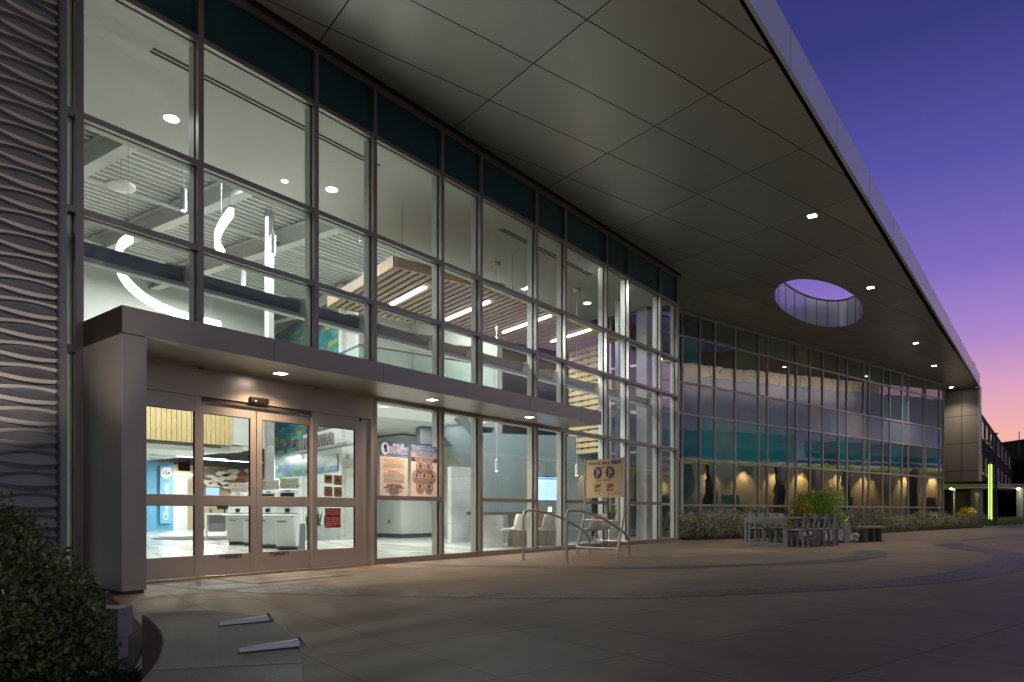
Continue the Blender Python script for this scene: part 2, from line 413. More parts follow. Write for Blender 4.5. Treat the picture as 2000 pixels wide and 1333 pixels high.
g = MB(); g.add([(-400, -400, 0), (700, -400, 0), (700, 500, 0), (-400, 500, 0)], [(0, 1, 2, 3)])
tag(g.build('ground', CONC), kind='structure')
def band(name, top, bot, z, m):
    """paving band between two outlines surveyed on the ground"""
    a = [G(x, y) for x, y in top]; b = [G(x, y) for x, y in bot]
    def smooth(p):
        q = [p[0]]
        for i in range(len(p) - 1):
            p0 = p[max(i - 1, 0)]; p1 = p[i]; p2 = p[i + 1]; p3 = p[min(i + 2, len(p) - 1)]
            for k in range(1, 9):
                t = k / 8
                q.append(0.5 * ((2 * p1) + (p2 - p0) * t + (2 * p0 - 5 * p1 + 4 * p2 - p3) * t * t + (3 * p1 - 3 * p2 + p3 - p0) * t ** 3))
        return q
    a = smooth(a); b = smooth(b); n = len(a)
    mb = MB(); v = [(p.x, p.y, z) for p in a] + [(p.x, p.y, z) for p in b]
    mb.add(v, [(n + i, n + i + 1, i + 1, i) for i in range(n - 1)])
    return tag(mb.build(name, m), kind='structure')
band('path', [(292, 1139), (360, 1136), (430, 1138), (560, 1144), (700, 1151), (900, 1158), (1100, 1161), (1300, 1158), (1500, 1148), (1700, 1136), (1830, 1121), (1910, 1102), (1940, 1088), (1905, 1078), (1850, 1071), (1820, 1064)],
     [(300, 1143), (350, 1148), (430, 1155), (560, 1161), (700, 1164), (900, 1168), (1100, 1170), (1300, 1168), (1500, 1160), (1700, 1149), (1850, 1138), (1960, 1122), (2050, 1100), (1990, 1080), (1900, 1067), (1868, 1059)], 0.004, AGG)
band('path', [(735, 1097), (850, 1102), (1000, 1104.5), (1150, 1107), (1300, 1106), (1420, 1103), (1540, 1098), (1620, 1092), (1662, 1085), (1674, 1079), (1668, 1074.5)],
     [(760, 1101), (850, 1106), (1000, 1109), (1150, 1111.5), (1300, 1111), (1420, 1108), (1540, 1104), (1640, 1099), (1712, 1091), (1735, 1083), (1722, 1075.5)], 0.004, AGG)
band('path', [(1962, 1046), (1985, 1043), (2060, 1042)], [(1975, 1045.2), (2000, 1046), (2060, 1046)], 0.004, AGG)
# entrance mat slab and a trench drain
mb = MB(); q = [G(x, y) for x, y in ((492, 1142), (697, 1123), (600, 1116), (420, 1131))]
mb.add([(p.x, p.y, 0.008) for p in q], [(0, 1, 2, 3)])
tag(mb.build('pavement', mat('entry_slab', (0.17, 0.14, 0.11), 0.6, 0, 0.2, 30)), kind='structure')
mb = MB(); mb.obox(W(25.6, 8.4), BA, 2.6, 0.16, 0.003, 0.009)
tag(mb.build('drain_grate', DGREY), 'dark narrow trench drain grate in the plaza beyond the bench', 'drain')
# planting bed along the wing and at far left
mb = MB(); mb.prism([W(17.4, 15.7), W(17.6, 13.75), W(20, 13.25), W(31.5, 13.45), W(46.3, 14.9), W(46.3, 15.8)], 0.0, 0.05)
tag(mb.build('planting_bed', SOIL), kind='structure')
mb = MB(); mb.prism([(2.9, 8.7), (2.9, 7.4), (2.2, 5.0), (1.3, 3.3), (0.75, 2.75), (0.2, 2.3), (-6, 2.0), (-6, 8.7)], 0.0, 0.05)
tag(mb.build('planting_bed', SOIL), kind='structure')

# ------------------------------------------------------------------ LOBBY BUILDING
ZR = [0.06, 1.14, 2.82, 4.46, 5.60, 7.28, 8.14]
AX = [3.03, 3.17, 4.64, 6.49, 7.67, 9.31, 10.43, 12.33, 13.49, 15.40, 16.58, 18.50, 19.70]
YA = 9.05
lobby = empty('lobby_building', (11, YA, 0), 'tall glass fronted lobby building, brightly lit inside, with a grey metal entrance portal', 'building')
fr = MB(); inn = MB(); gk = MB()
for i, X in enumerate(AX):
    z0 = 2.82 if 3.5 < X < 7.4 else 0.0
    wd = 0.075 if i != len(AX) - 1 else 0.13
    if i == 0: wd = 0.02
    if i == 1: z0 = 0; wd = 0.09
    fr.box(X - wd / 2, X + wd / 2, YA - 0.05, YA + 0.02, z0, 8.18)
    gk.box(X - wd / 2 + 0.008, X + wd / 2 - 0.008, YA + 0.02, YA + 0.065, z0, 8.18)
    inn.box(X - 0.045, X + 0.045, YA + 0.065, YA + 0.20, z0, 8.18)
for j, z in enumerate(ZR):
    if z < 2.5: continue
    h = 0.075 if j < 6 else 0.11
    for a, b in zip(AX[:-1], AX[1:]):
        if a < 3.1: a = 2.85
        fr.box(a + 0.0376, b - 0.0376, YA - 0.044, YA + 0.02, z - h / 2, z + h / 2)
        gk.box(a + 0.031, b - 0.031, YA + 0.02, YA + 0.065, z - h / 2 + .008, z + h / 2 - .008)
        inn.box(a + 0.046, b - 0.046, YA + 0.065, YA + 0.18, z - h / 2, z + h / 2)
for i, (a, b) in enumerate(zip(AX[:-1], AX[1:])):
    if 3.1 < a < 7.6: continue
    fr.box(a + 0.0376, b - 0.0376, YA - 0.044, YA + 0.02, 0.0, 0.10)
    if b - a > 1.3:
        fr.box(a + 0.0376, b - 0.0376, YA - 0.044, YA + 0.02, 1.10, 1.18)
fr.build('mullion_grid', ALU, lobby); gk.build('gasket', GASKET, lobby); inn.build('steel_post', ALU_IN, lobby)
for i, (a, b) in enumerate(zip(AX[:-1], AX[1:])):
    for j in range(len(ZR) - 1):
        z0, z1 = ZR[j], ZR[j + 1]
        if z1 < 3 and 3.1 < a < 7.6: continue
        if j == 0 and b - a < 1.3: continue
        if j == 1 and b - a < 1.3: z0 = ZR[0]
        mb = MB(); mb.box(a + 0.03, b - 0.03, YA + 0.03, YA + 0.042, z0 + 0.03, z1 - 0.03)
        if j == 5: mb.build('spandrel_panel', SPAN, lobby)
        else: mb.build('window_pane', CLEAR, lobby)
# return wall at the lobby's far end
mb = MB(); pn = MB()
for y in (10.3, 11.38):
    mb.box(19.66, 19.74, y - 0.035, y + 0.035, 0, 8.18)
for z in ZR:
    mb.box(19.67, 19.73, 9.1, 11.35, z - 0.035, z + 0.035)
mb.build('return_frame', ALU, lobby)
for y0, y1 in ((9.15, 10.26), (10.34, 11.34)):
    for j in range(6):
        p = MB(); p.box(19.69, 19.70, y0, y1, ZR[j] + .035, ZR[j + 1] - .035); p.build('return_pane', CLEAR, lobby)
# girt with brackets inside the glass
mb = MB(); mb.box(2.9, 19.3, YA + 0.32, YA + 0.42, 4.06, 4.24)
mb.build('girt', GIRT, lobby)
mb = MB(); mb.box(2.9, 19.3, YA + 0.33, YA + 0.46, 4.00, 4.06); mb.build('girt_flange', STEELW, lobby)
for X in AX[1:-1]:
    mb = MB()
    mb.box(X - 0.26, X - 0.055, YA + 0.425, YA + 0.435, 4.02, 4.27)
    mb.box(X - 0.05, X + 0.05, YA + 0.205, YA + 0.25, 4.04, 4.27); mb.box(X - 0.055, X - 0.045, YA + 0.25, YA + 0.40, 4.06, 4.25)
    mb.prism([(X - 0.30, YA + .30), (X - .056, YA + .21), (X - .056, YA + .36), (X - .30, YA + .36)], 4.25, 4.258)
    mb.k = 1; mb.tube([(X - 0.056, YA + .285, 4.17), (X - 0.075, YA + .285, 4.17)], 0.022, 8)
    mb.build('girt_bracket', [STEELW, CHROME], lobby)

# portal
PYF = 7.92
XE = PY(1175, 815, PYF).x
pm = MB()
pm.box(3.2, 3.46, PYF, YA - 0.06, 0.03, 2.845)
pm.build('portal_pier', PORTAL, lobby, bevel=0.004)
mb = MB(); mb.box(3.22, 3.44, PYF + .02, YA - .1, 0.0, 0.03); mb.build('pier_base', DGREY, lobby)
def port_custom(m, nt, N, L, b, tc, mx):
    l1, M = lines_of(N, L, tc.outputs['Object'], 0, 1.85, -7.8, 0.007)
    darken(N, L, b, mx.outputs[0], l1, (0.06, 0.05, 0.045))
PORTAL2 = mat('portal_fascia', (0.46, 0.435, 0.40), 0.38, 0.5, 0.07, 0.8, custom=port_custom)
mb = MB(); mb.box(3.2, XE, PYF, YA - 0.0505, 2.855, 3.15); mb.build('portal_canopy', PORTAL2, lobby, bevel=0.003)
PL = [G(548, 729.5, 2.855), G(844, 781, 2.855), G(1034, 815, 2.855)]
def recessed(p, z, s_, t_, glow):
    mb = MB()
    for dx, dy, a, b in ((s_ + t_, 0, t_, 2 * s_ + 3 * t_), (-s_ - t_, 0, t_, 2 * s_ + 3 * t_), (0, s_ + t_, 2 * s_ + t_, t_), (0, -s_ - t_, 2 * s_ + t_, t_)):
        mb.obox(p + Vector((dx, dy, 0)), 0, a, b, z - .008, z - .0005)
    tr = mb.build('recessed_light', ALU_IN, lobby)
    mb = MB(); mb.obox(p, 0, 2 * s_ + t_, 2 * s_ + t_, z - .005, z - .001); mb.build('lens', glow, tr)
for p in PL: recessed(p, 2.855, .07, .015, LEDW)
for p, e in zip(PL, (190, 170, 140)):
    o = lamp('SPOT', 'portal_downlight', (p.x, p.y, 2.84), e * 1.0, (1.0, 0.68, 0.38), 0.06, radians(140), (0, 0, 0), 1.0)
    o.parent = lobby; o.location = Vector((p.x, p.y, 2.84)) - lobby.location

# door set
DX = [PY(288, 900, YA).x, PY(390.5, 900, YA).x, PY(503, 900, YA).x, PY(606, 900, YA).x, PY(699, 900, YA).x]
DX[0] = 3.47
hd = MB(); hd.box(3.46, 7.63, YA - 0.05, YA + 0.24, 2.46, 2.853)
hd.box(DX[4] + 0.005, 7.56, YA - 0.02, YA + 0.12, 0.0, 2.46); hd.box(7.56, 7.64, YA - 0.06, YA + 0.12, 0.0, 2.46)
hd.build('door_header', DOORF, lobby, bevel=0.004)
mb = MB(); mb.box(3.46, 7.4, YA - 0.02, YA + 0.12, 2.405, 2.46); mb.build('door_track', mat('track_dark', (0.16, 0.13, 0.115), 0.5, 0.4), lobby)  # track in a darker tone than the door frames
for k in range(4):
    a, b = DX[k] + 0.008, DX[k + 1] - 0.008
    if k == 1: a -= 0.03
    if k == 2: b += 0.09
    y = YA - 0.045 if k in (0, 3) else YA + 0.03
    nm = 'sidelight' if k in (0, 3) else 'sliding_door'
    f = MB(); t = 0.045; zt = 2.46 if k in (0, 3) else 2.40
    f.box(a, a + 0.085, y, y + t, 0.02, zt - .003); f.box(b - 0.085, b, y, y + t, 0.02, zt - .003)
    for z0, z1 in ((0.02, 0.31), (0.985, 1.13), (2.25, zt - .003)):
        f.box(a + 0.085, b - 0.085, y + .002, y + t - .002, z0, z1)
    d = f.build(nm, DOORF, lobby, bevel=0.003)
    gm = MB()
    for z0, z1 in ((0.31, 0.985), (1.13, 2.25)):
        gm.box(b - 0.085 - 0.012, b - 0.085, y + 0.004, y + 0.03, z0, z1)
        gm.box(a + 0.085, a + 0.093, y + 0.004, y + 0.03, z0, z1)
        gm.box(a + .093, b - .097, y + .004, y + .03, z1 - .008, z1)
        p = MB(); p.box(a + 0.093, b - 0.097, y + 0.014, y + 0.022, z0, z1 - .008)
        p.build('door_pane', CLEAR, d)
    gm.build('glazing_bead', GASKET, d)
    if k in (1, 2):
        st = MB(); c = (a + b) / 2 + (0.05 if k == 1 else -0.12); st.k = 0
        M = Matrix.Translation((c, y - 0.001, 0.275)) @ Matrix.Rotation(pi / 2, 4, 'X')
        st.rect(M, -0.16, 0.16, -0.028, 0.028)
        st.k = 1
        st.text('IN EMERGENCY PUSH TO OPEN', 0.021, M @ Matrix.Translation((0, 0.012, 0.001)), 0)
        st.text('AUTOMATIC DOOR', 0.016, M @ Matrix.Translation((0, -0.014, 0.001)), 0)
        st.rect(M, -0.15, -0.09, -0.020, -0.010, 0.001); st.rect(M, 0.09, 0.15, -0.020, -0.010, 0.001)
        st.build('push_sticker', [BLACK, INKW], d)
mb = MB(); mb.box(3.46, 7.5, YA - 0.09, YA - .05, 0.0, 0.018); mb.box(3.46, 7.5, YA - .05, YA + .2, 0.0, 0.015)
mb.build('threshold', mat('threshold_metal', (0.5, 0.42, 0.33), 0.3, 0.8), lobby)
p = PY(509, 783, YA - 0.1)
mb = MB(); mb.box(p.x - 0.15, p.x + 0.15, YA - 0.09, YA - 0.052, p.z - 0.035, p.z + 0.045)
s_ = mb.build('motion_sensor', BLACK, lobby, bevel=0.01)
mb = MB(); mb.tube([(p.x - .07, YA - .091, p.z - .01), (p.x - .07, YA - .095, p.z - .01)], .012, 10); mb.build('sensor_eye', INKW, s_)

# roof and soffit
ZS = 8.22
EC = (25.8, 6.4); EA, EB, ET = 3.4, 1.2, 0.0
def ell(t, k=1.0):
    x, y = EA * k * cos(t), EB * k * sin(t)
    return EC[0] + x * cos(ET) - y * sin(ET), EC[1] + x * sin(ET) + y * cos(ET)
REND = W(46.06, 15.08)
def roof_quads(z, flip):
    mb = MB(); y0, y1 = 3.5, 9.3; x0, x1 = 21.0, 31.0; n = 72
    v = []; 
    for i in range(n):
        e = ell(2 * pi * i / n); dx, dy = e[0] - EC[0], e[1] - EC[1]
        ts = []
        if dx > 1e-9: ts.append((x1 - EC[0]) / dx)
        if dx < -1e-9: ts.append((x0 - EC[0]) / dx)
        if dy > 1e-9: ts.append((y1 - EC[1]) / dy)
        if dy < -1e-9: ts.append((y0 - EC[1]) / dy)
        t = min(ts); v.append((e[0], e[1], z)); v.append((EC[0] + dx * t, EC[1] + dy * t, z))
    f = []
    for i in range(n):
        a = 2 * i; b = 2 * ((i + 1) % n)
        f.append((a, a + 1, b + 1, b))
    mb.add(v, f)
    for cx, cy in ((x0, y0), (x1, y0), (x1, y1), (x0, y1)):   # corner triangles left by the ray fan
        cand = sorted(range(n), key=lambda i: (v[2 * i + 1][0] - cx) ** 2 + (v[2 * i + 1][1] - cy) ** 2)
        for i in range(n):
            p, q = v[2 * i + 1], v[2 * ((i + 1) % n) + 1]
            if abs(p[0] - q[0]) > 1e-6 and abs(p[1] - q[1]) > 1e-6:
                if (p[0] - cx) ** 2 + (p[1] - cy) ** 2 < 4 and (q[0] - cx) ** 2 + (q[1] - cy) ** 2 < 4:
                    mb.add([p, (cx, cy, z), q], [(0, 1, 2)])
    mb.add([(-6, y0, z), (x0, y0, z), (x0, y1, z), (-6, y1, z)], [(0, 1, 2, 3)])
    mb.add([(x1, y0, z), (REND.x, REND.y, z), (REND.x + 2.0, y1, z), (x1, y1, z)], [(0, 1, 2, 3)])
    mb.add([(20.1, y1, z), (REND.x + 2, y1, z), (REND.x + 3, 14, z), (20.1, 14, z)], [(0, 1, 2, 3)])
    mb.add([(-6, y1, z), (20.1, y1, z), (20.1, YA + .02, z), (-6, YA + .02, z)], [(0, 1, 2, 3)])
    mb.f = [tuple(reversed(t)) if flip else t for t in mb.f]
    return mb
s_of = roof_quads(ZS, True); s_of.build('roof_soffit', SOFFIT, lobby)
mb = MB(); mb.box(2.9, 19.76, YA - 0.12, YA - .052, 8.185, 8.217); mb.build('soffit_reveal', GASKET, lobby)
mb = MB()
EX = REND.x
def fasc_custom(m, nt, N, L, b, tc, mx):
    l1, M = lines_of(N, L, tc.outputs['Object'], 0, 3.065, 11.72 - 11, 0.018)
    darken(N, L, b, mx.outputs[0], l1, (0.02, 0.02, 0.025))
FASC2 = mat('fascia_panel', (0.80, 0.83, 0.97), 0.42, 0.3, 0.05, 0.6, custom=fasc_custom)
mb.hexa([(-6, 3.44, ZS - .004), (EX, 3.22, ZS - .004), (EX, 3.30, ZS - .004), (-6, 3.499, ZS - .004)], [(-6, 3.44, ZS + .68), (EX, 3.22, ZS + .68), (EX, 3.30, ZS + .68), (-6, 3.499, ZS + .68)])
mb.build('roof_fascia', FASC2, lobby)
mb = MB(); mb.box(-6, EX, 3.6, 3.62, ZS + .79, ZS + .80)
x = 11.72 - 3.065 * 5
while x < EX:
    mb.box(x - .01, x + .01, 3.41, 3.44, ZS, ZS + .80); mb.box(x - .01, x + .01, 3.6, 3.62, ZS + .6, ZS + .80); x += 3.065
mb.build('roof_edge_rod', DGREY, lobby)
# roof deck above (with the same opening)
mb = roof_quads(ZS + .98, False)
mb.add([(-6, YA, ZS + .98), (19.9, YA, ZS + .98), (19.9, 42, ZS + .98), (-6, 42, ZS + .98)], [(0, 1, 2, 3)])
mb.add([(19.9, 14, ZS + .98), (REND.x + 3, 14, ZS + .98), (REND.x + 3, 42, ZS + .98), (19.9, 42, ZS + .98)], [(0, 1, 2, 3)])
mb.add([(-6, 3.5, ZS + .98), (-6, 3.5, ZS + .68), (EX, 3.3, ZS + .68), (EX, 3.3, ZS + .98)], [(0, 1, 2, 3)])
mb.v = [Vector((v.x, max(v.y, 4.3) if v.z > ZS + .9 and v.y < 4.0 else v.y, v.z)) for v in mb.v]
mb.build('roof_deck', DGREY, lobby)
def drum_custom(m, nt, N, L, b, tc, mx): pass
mb = MB(); n = 72; v = []; f = []
for i in range(n):
    e = ell(2 * pi * i / n); v += [(e[0], e[1], ZS - .012), (e[0], e[1], ZS + 1.02)]
for i in range(n):
    a = 2 * i; b = 2 * ((i + 1) % n); f.append((a, a + 1, b + 1, b))
mb.add(v, f); mb.k = 1
for i in range(22):
    e = ell(2 * pi * (i + .5) / 22, 0.997); mb.tube([(e[0], e[1], ZS + 0.0), (e[0], e[1], ZS + 1.02)], 0.010, 6)
sk = mb.build('skylight_drum', [mat('drum_metal', (0.85, 0.88, 0.97), 0.32, 0.45, 0.10, 0.8), DGREY], lobby, smooth=True)
mb = MB(); pts = [(*ell(2 * pi * i / 72, 0.995), ZS + 1.02) for i in range(73)]; mb.tube(pts, 0.03, 6, cap=False); mb.build('drum_rim', DGREY, sk)
SL = [G(1586.5, 422, ZS), G(1700.5, 562, ZS), G(1789, 670.5, ZS), G(1824.5, 715, ZS), G(1858, 757, ZS)]
for p in SL: recessed(p, ZS, .085, .02, LEDC)
for p, e_ in zip(SL, (520, 620, 620, 560, 260)):
    o = lamp('SPOT', 'soffit_downlight', (0, 0, 0), e_, (1.0, 0.84, 0.66), 0.08, radians(120), (0, 0, 0), 0.9)
    o.parent = lobby; o.location = Vector((p.x, p.y, ZS - .03)) - lobby.location

# interior shell of the lobby
def floor_custom(m, nt, N, L, b, tc, mx):
    v = rot_coords(N, L, tc.outputs['Object'], -BA + pi / 2)
    br = N.new('ShaderNodeTexBrick'); L.new(v, br.inputs['Vector'])
    br.inputs['Scale'].default_value = 1.0; br.inputs['Brick Width'].default_value = 1.2; br.inputs['Row Height'].default_value = 0.3
    br.inputs['Mortar Size'].default_value = 0.004
    br.inputs['Color1'].default_value = (0.62, 0.62, 0.56, 1); br.inputs['Color2'].default_value = (0.22, 0.23, 0.22, 1); br.inputs['Mortar'].default_value = (0.3, 0.3, 0.28, 1)
    br.inputs['Bias'].default_value = -0.35
    L.new(br.outputs['Color'], b.inputs['Base Color'])
FLOOR = mat('lobby_tile', (0.6, 0.6, 0.55), 0.22, 0, 0.05, rvar=0, custom=floor_custom)
mb = MB(); mb.box(2.5, 30, YA + .205, 42, -0.1, 0.012); mb.box(-6, 2.5, YA + .205, 42, -.1, .012); mb.build('lobby_floor', FLOOR, lobby)
mb = MB(); mb.box(2.4, 19.6, YA + .205, 12.4, 7.30, 7.42); mb.build('lobby_ceiling', CEILW, lobby)
mb = MB(); mb.box(2.4, 19.6, 12.4, 12.5, 7.30, 8.6); mb.build('ceiling_bulkhead', CEILW, lobby)
def sl(a, b, n=2):
    A_ = G(*a, 7.3); B_ = G(*b, 7.3)
    for k in range(n):
        yy = A_.y - k * 0.09
        mb.box(A_.x, B_.x, yy - .02, yy + .02, 7.292, 7.299)
mb = MB(); sl((293, 100), (745, 322)); sl((975, 448), (1155, 537)); mb.build('slot_diffuser', GASKET, lobby)
mb = MB(); ml = MB()
for px, py, r in ((335, 232, .11), (648, 370.5, .11), (1147, 592.5, .11), (556, 354, .06), (1032, 561, .06)):
    p = G(px, py, 7.3)
    mb.lathe(p, [(r + .03, 7.296), (r + .03, 7.2995)]); ml.lathe(p, [(r, 7.290), (r, 7.2955)])
mb.build('downlight_trim', WHITE, lobby); ml.build('downlight_lens', LED, lobby)
# corrugated deck, ribs along X
dk = MB(); y = 12.5; v = []; f = []; k = 0
while y < 40:
    for yy, zz in ((0, 8.50), (0.08, 8.50), (0.10, 8.575), (0.20, 8.575)):
        v += [(-6, y + yy, zz), (30, y + yy, zz)]
    y += 0.22
for i in range(len(v) // 2 - 1): f.append((2 * i, 2 * i + 2, 2 * i + 3, 2 * i + 1))
dk.add(v, f); dk.build('metal_deck', mat('deck_paint', (0.62, 0.64, 0.62), 0.5, 0, 0.04), lobby)
bd = Vector((cos(radians(95.3)), sin(radians(95.3)), 0))
for px, py in ((200, 318), (400, 413), (610, 467), (840, 560), (20, 220)):
    p = G(px, py, 8.0); t0 = (12.45 - p.y) / bd.y; t1 = (36 - p.y) / bd.y
    a = p + bd * t0; b = p + bd * t1; m_ = MB()
    m_.beam(a + Vector((0, 0, .01)), b + Vector((0, 0, .01)), 0.26, 0.025); m_.beam(a + Vector((0, 0, .24)), b + Vector((0, 0, .24)), 0.015, 0.43); m_.beam(a + Vector((0, 0, .46)), b + Vector((0, 0, .46)), 0.26, 0.025)
    m_.build('steel_beam', STEELW, lobby)
mb = MB()
for y in (16.4, 20.2): mb.tube([(-5, y, 8.15), (28, y, 8.15)], 0.05, 8)
mb.build('ceiling_pipe', STEELW, lobby, smooth=True)
# columns
def column(px, dep, wd, z1, name='column', m=WHITE):
    p = at(px, dep); mb = MB(); mb.obox(p, BA, wd, wd, 0.012, z1); return mb.build(name, m, lobby), p
c1, pc = column(526, 17.3, 0.18, 8.5, m=mat('column_grey', (.40, .41, .40), .5))
mb = MB(); mb.obox(pc + Vector((-.135, -.10, 0)), BA, 0.05, 0.10, 3.3, 8.3); mb.build('led_strip', LEDV, c1)
column(1262, 21.5, 0.42, 8.0, m=bpy.data.materials['column_grey']); column(1208, 20.5, 0.14, 8.0, m=bpy.data.materials['column_grey'])
# walls
IW = MB()
IW.box(-6, 14.3, 22.5, 22.7, 3.9, 8.5)
IW.box(-6, 30, 36.0, 36.2, 0, 8.5)
IW.box(-6.2, -6, 9.3, 36.0, 0, 8.5)
IW.box(29.8, 30, 12, 36, 0, 8.5)
UM = at(661, 22.6); UMu = UM.x * UX + UM.y * UY; UMn = UM.x * NX + UM.y * NY
IW.build('interior_wall', WALLW, lobby)
# tall wall carrying the mosaic; joints of big white tiles
def tile_custom(m, nt, N, L, b, tc, mx):
    l1, M = lines_of(N, L, tc.outputs['Object'], 2, 0.45, 0.12, 0.012)
    darken(N, L, b, mx.outputs[0], l1, (0.35, 0.36, 0.35))
TILEW = mat('white_tile_wall', (0.68, 0.70, 0.68), 0.35, 0, 0.03, custom=tile_custom)
nL = UMn + 6.6; nR = UMn - 0.25
mb = MB(); c = W(UMu + 0.15, (nL + nR) / 2); mb.obox(c, BA, 0.3, nL - nR, 0.012, 8.4); mb.build('feature_wall', TILEW, lobby)
mb = MB(); c = W(UMu + .2, UMn - .62); mb.obox(c, BA, 0.12, 0.74, 0.0, 8.4); mb.build('wall_end', WALLW, lobby)
# low ceiling zone at the back with balcony front clad in boards
mb = MB(); mb.box(-6, 14.3, 22.7, 36, 3.25, 3.4); mb.build('low_ceiling', WHITE, lobby)
BX0, BX1 = -1.5, PY(452, 830, 22.4).x
bal = MB(); bal.box(BX0, BX1 - .01, 22.42, 22.5, 3.22, 6.2)
bb_ = bal.build('balcony_front', DARKGAP, lobby)
mb = MB(); mb.box(BX1, 14.3, 22.45, 22.5, 3.25, 6.2); mb.build('balcony_return', WALLW, lobby)
mb = MB(); x = BX0
while x < BX1 - .05:
    mb.box(x + .008, min(x + .155, BX1), 22.36, 22.42, 3.20, 6.2); x += 0.165
mb.build('wood_cladding', WOODV, bb_)
mb = MB(); mb.box(BX0, BX1 + .5, 22.55, 23.6, 3.02, 3.22); mb.build('bulkhead', WALLW, lobby)
mb = MB(); mb.box(BX0, BX1 - .3, 22.535, 22.55, 3.10, 3.125); mb.box(BX0, BX1 - .3, 22.535, 22.55, 3.16, 3.18); mb.build('slot_diffuser', GASKET, lobby)
mb = MB()
for px, py in ((395, 895), (440, 900), (470, 902)):
    p = G(px, py, 3.24); mb.box(p.x - 1.1, p.x + 1.1, p.y - .08, p.y + .08, 3.235, 3.245)
mb.build('ceiling_strip_light', LED, lobby)
pb = at(312, 32)
mb = MB(); mb.box(-4, PY(337, 950, 32.8).x, 32.75, 32.9, 0.0, 3.25); mb.build('blue_wall', BLUEW, lobby)
mb = MB(); mb.box(PY(337, 950, 32.8).x, 24, 34.0, 34.2, 0, 3.25); mb.build('warm_wall', WARMW, lobby)
mb = MB(); mb.box(PY(337, 950, 32.8).x + 1.5, 13, 33.85, 33.92, 2.72, 2.78); mb.build('cove_light', LEDB, lobby)
mb = MB(); mb.box(PY(338, 950, 33).x, PY(366, 950, 33).x, 33.0, 33.1, 0, 2.6); mb.build('interior_door', WALLW, lobby)
# upper floor on the right with glass guard
Qg = at(702, 18.7); Qu = Qg.x * UX + Qg.y * UY; Qn = Qg.x * NX + Qg.y * NY
SLAB = MB(); SLAB.prism([W(Qu, Qn), W(Qu + 4.6, Qn), W(Qu + 4.6, Qn + 9), W(9.42, Qn + 9), W(9.42, Qn + 1.4), W(Qu, Qn + 1.4)], 3.55, 4.35)
SLAB.build('upper_floor', WALLW, lobby)
mb = MB(); mb.obox(W(Qu + 2.3, Qn + .03), BA, 4.6, 0.02, 4.36, 5.46); mb.obox(W(Qu + .02, Qn + .75), BA, 0.02, 1.4, 4.36, 5.46)
gg = mb.build('glass_guard', CLEAR2, lobby)
mb = MB(); mb.obox(W(Qu + 2.3, Qn + .03), BA, 4.64, 0.05, 5.46, 5.50); mb.obox(W(Qu + .02, Qn + .75), BA, 0.05, 1.4, 5.46, 5.499); mb.build('guard_rail', DGREY, gg)
mb = MB()
mb.obox(W(Qu + 8, Qn + 5.5), BA, 12, 0.2, 0.0, 8.4)
mb.obox(W(Qu + 4.7, Qn + 2.6), BA, 0.2, 5.4, 0.0, 8.4)
mb.build('partition_wall', WALLW, lobby)
# stairs behind the second bay
mb = MB(); a = at(868, 21.0, 815); b = at(960, 22.5, 935)
mb.beam(a, b, 1.4, 0.30)
st = mb.build('stair_flight', GREYW, lobby)
mb = MB()
for k in range(11):
    p = a.lerp(b, (k + .5) / 11) + Vector((0, 0, .19)); mb.obox(p, BA, .30, 1.4, p.z - .04, p.z)
mb.build('stair_tread', DGREY, st)
mb = MB(); p0 = at(860, 21.5); mb.obox(p0 + Vector((.6, 0, 0)), BA, 2.6, 0.3, 3.0, 3.5); mb.build('stair_bulkhead', DGREY, lobby)
# marble block partition and blue grey wall
MARB = mat('marble', (0.55, 0.57, 0.56), 0.25, 0, 0.25, 1.2, custom=tile_custom)
a = at(878, 19.7); b_ = at(943, 20.4)
mb = MB(); mb.obox((a + b_) / 2, math.atan2((b_ - a).y, (b_ - a).x), (b_ - a).length, 0.22, 0.012, 2.2); mb.build('marble_partition', MARB, lobby)
a = at(941, 19.6); b_ = at(1152, 20.6)
mb = MB(); mb.obox((a + b_) / 2, math.atan2((b_ - a).y, (b_ - a).x), (b_ - a).length, 0.25, 0.012, 3.15); mb.build('grey_partition', GREYW, lobby)
# rounded white counter wall seen through the first bay
a = at(738, 24); b_ = at(783, 23); c = at(858, 24.5)
mb = MB(); mb.prism([a, b_, c, c + Vector((1, 3, 0)), a + Vector((-1, 3, 0))], 0.15, 3.5); cw = mb.build('corner_wall', WALLW, lobby)
mb = MB(); mb.prism([a.lerp(b_, .02) - Vector((.0, .02, 0)), b_ - Vector((0, .03, 0)), c - Vector((0, .03, 0)), c, a], 0.012, 0.15); mb.build('baseboard', DGREY, cw)
mb = MB(); p = at(757, 23.55, 1000)
for z in (0.5, 1.35): mb.box(p.x - .02, p.x + .02, p.y - .12, p.y - .06, z, z + .12)
mb.build('door_hinge', DGREY, cw)

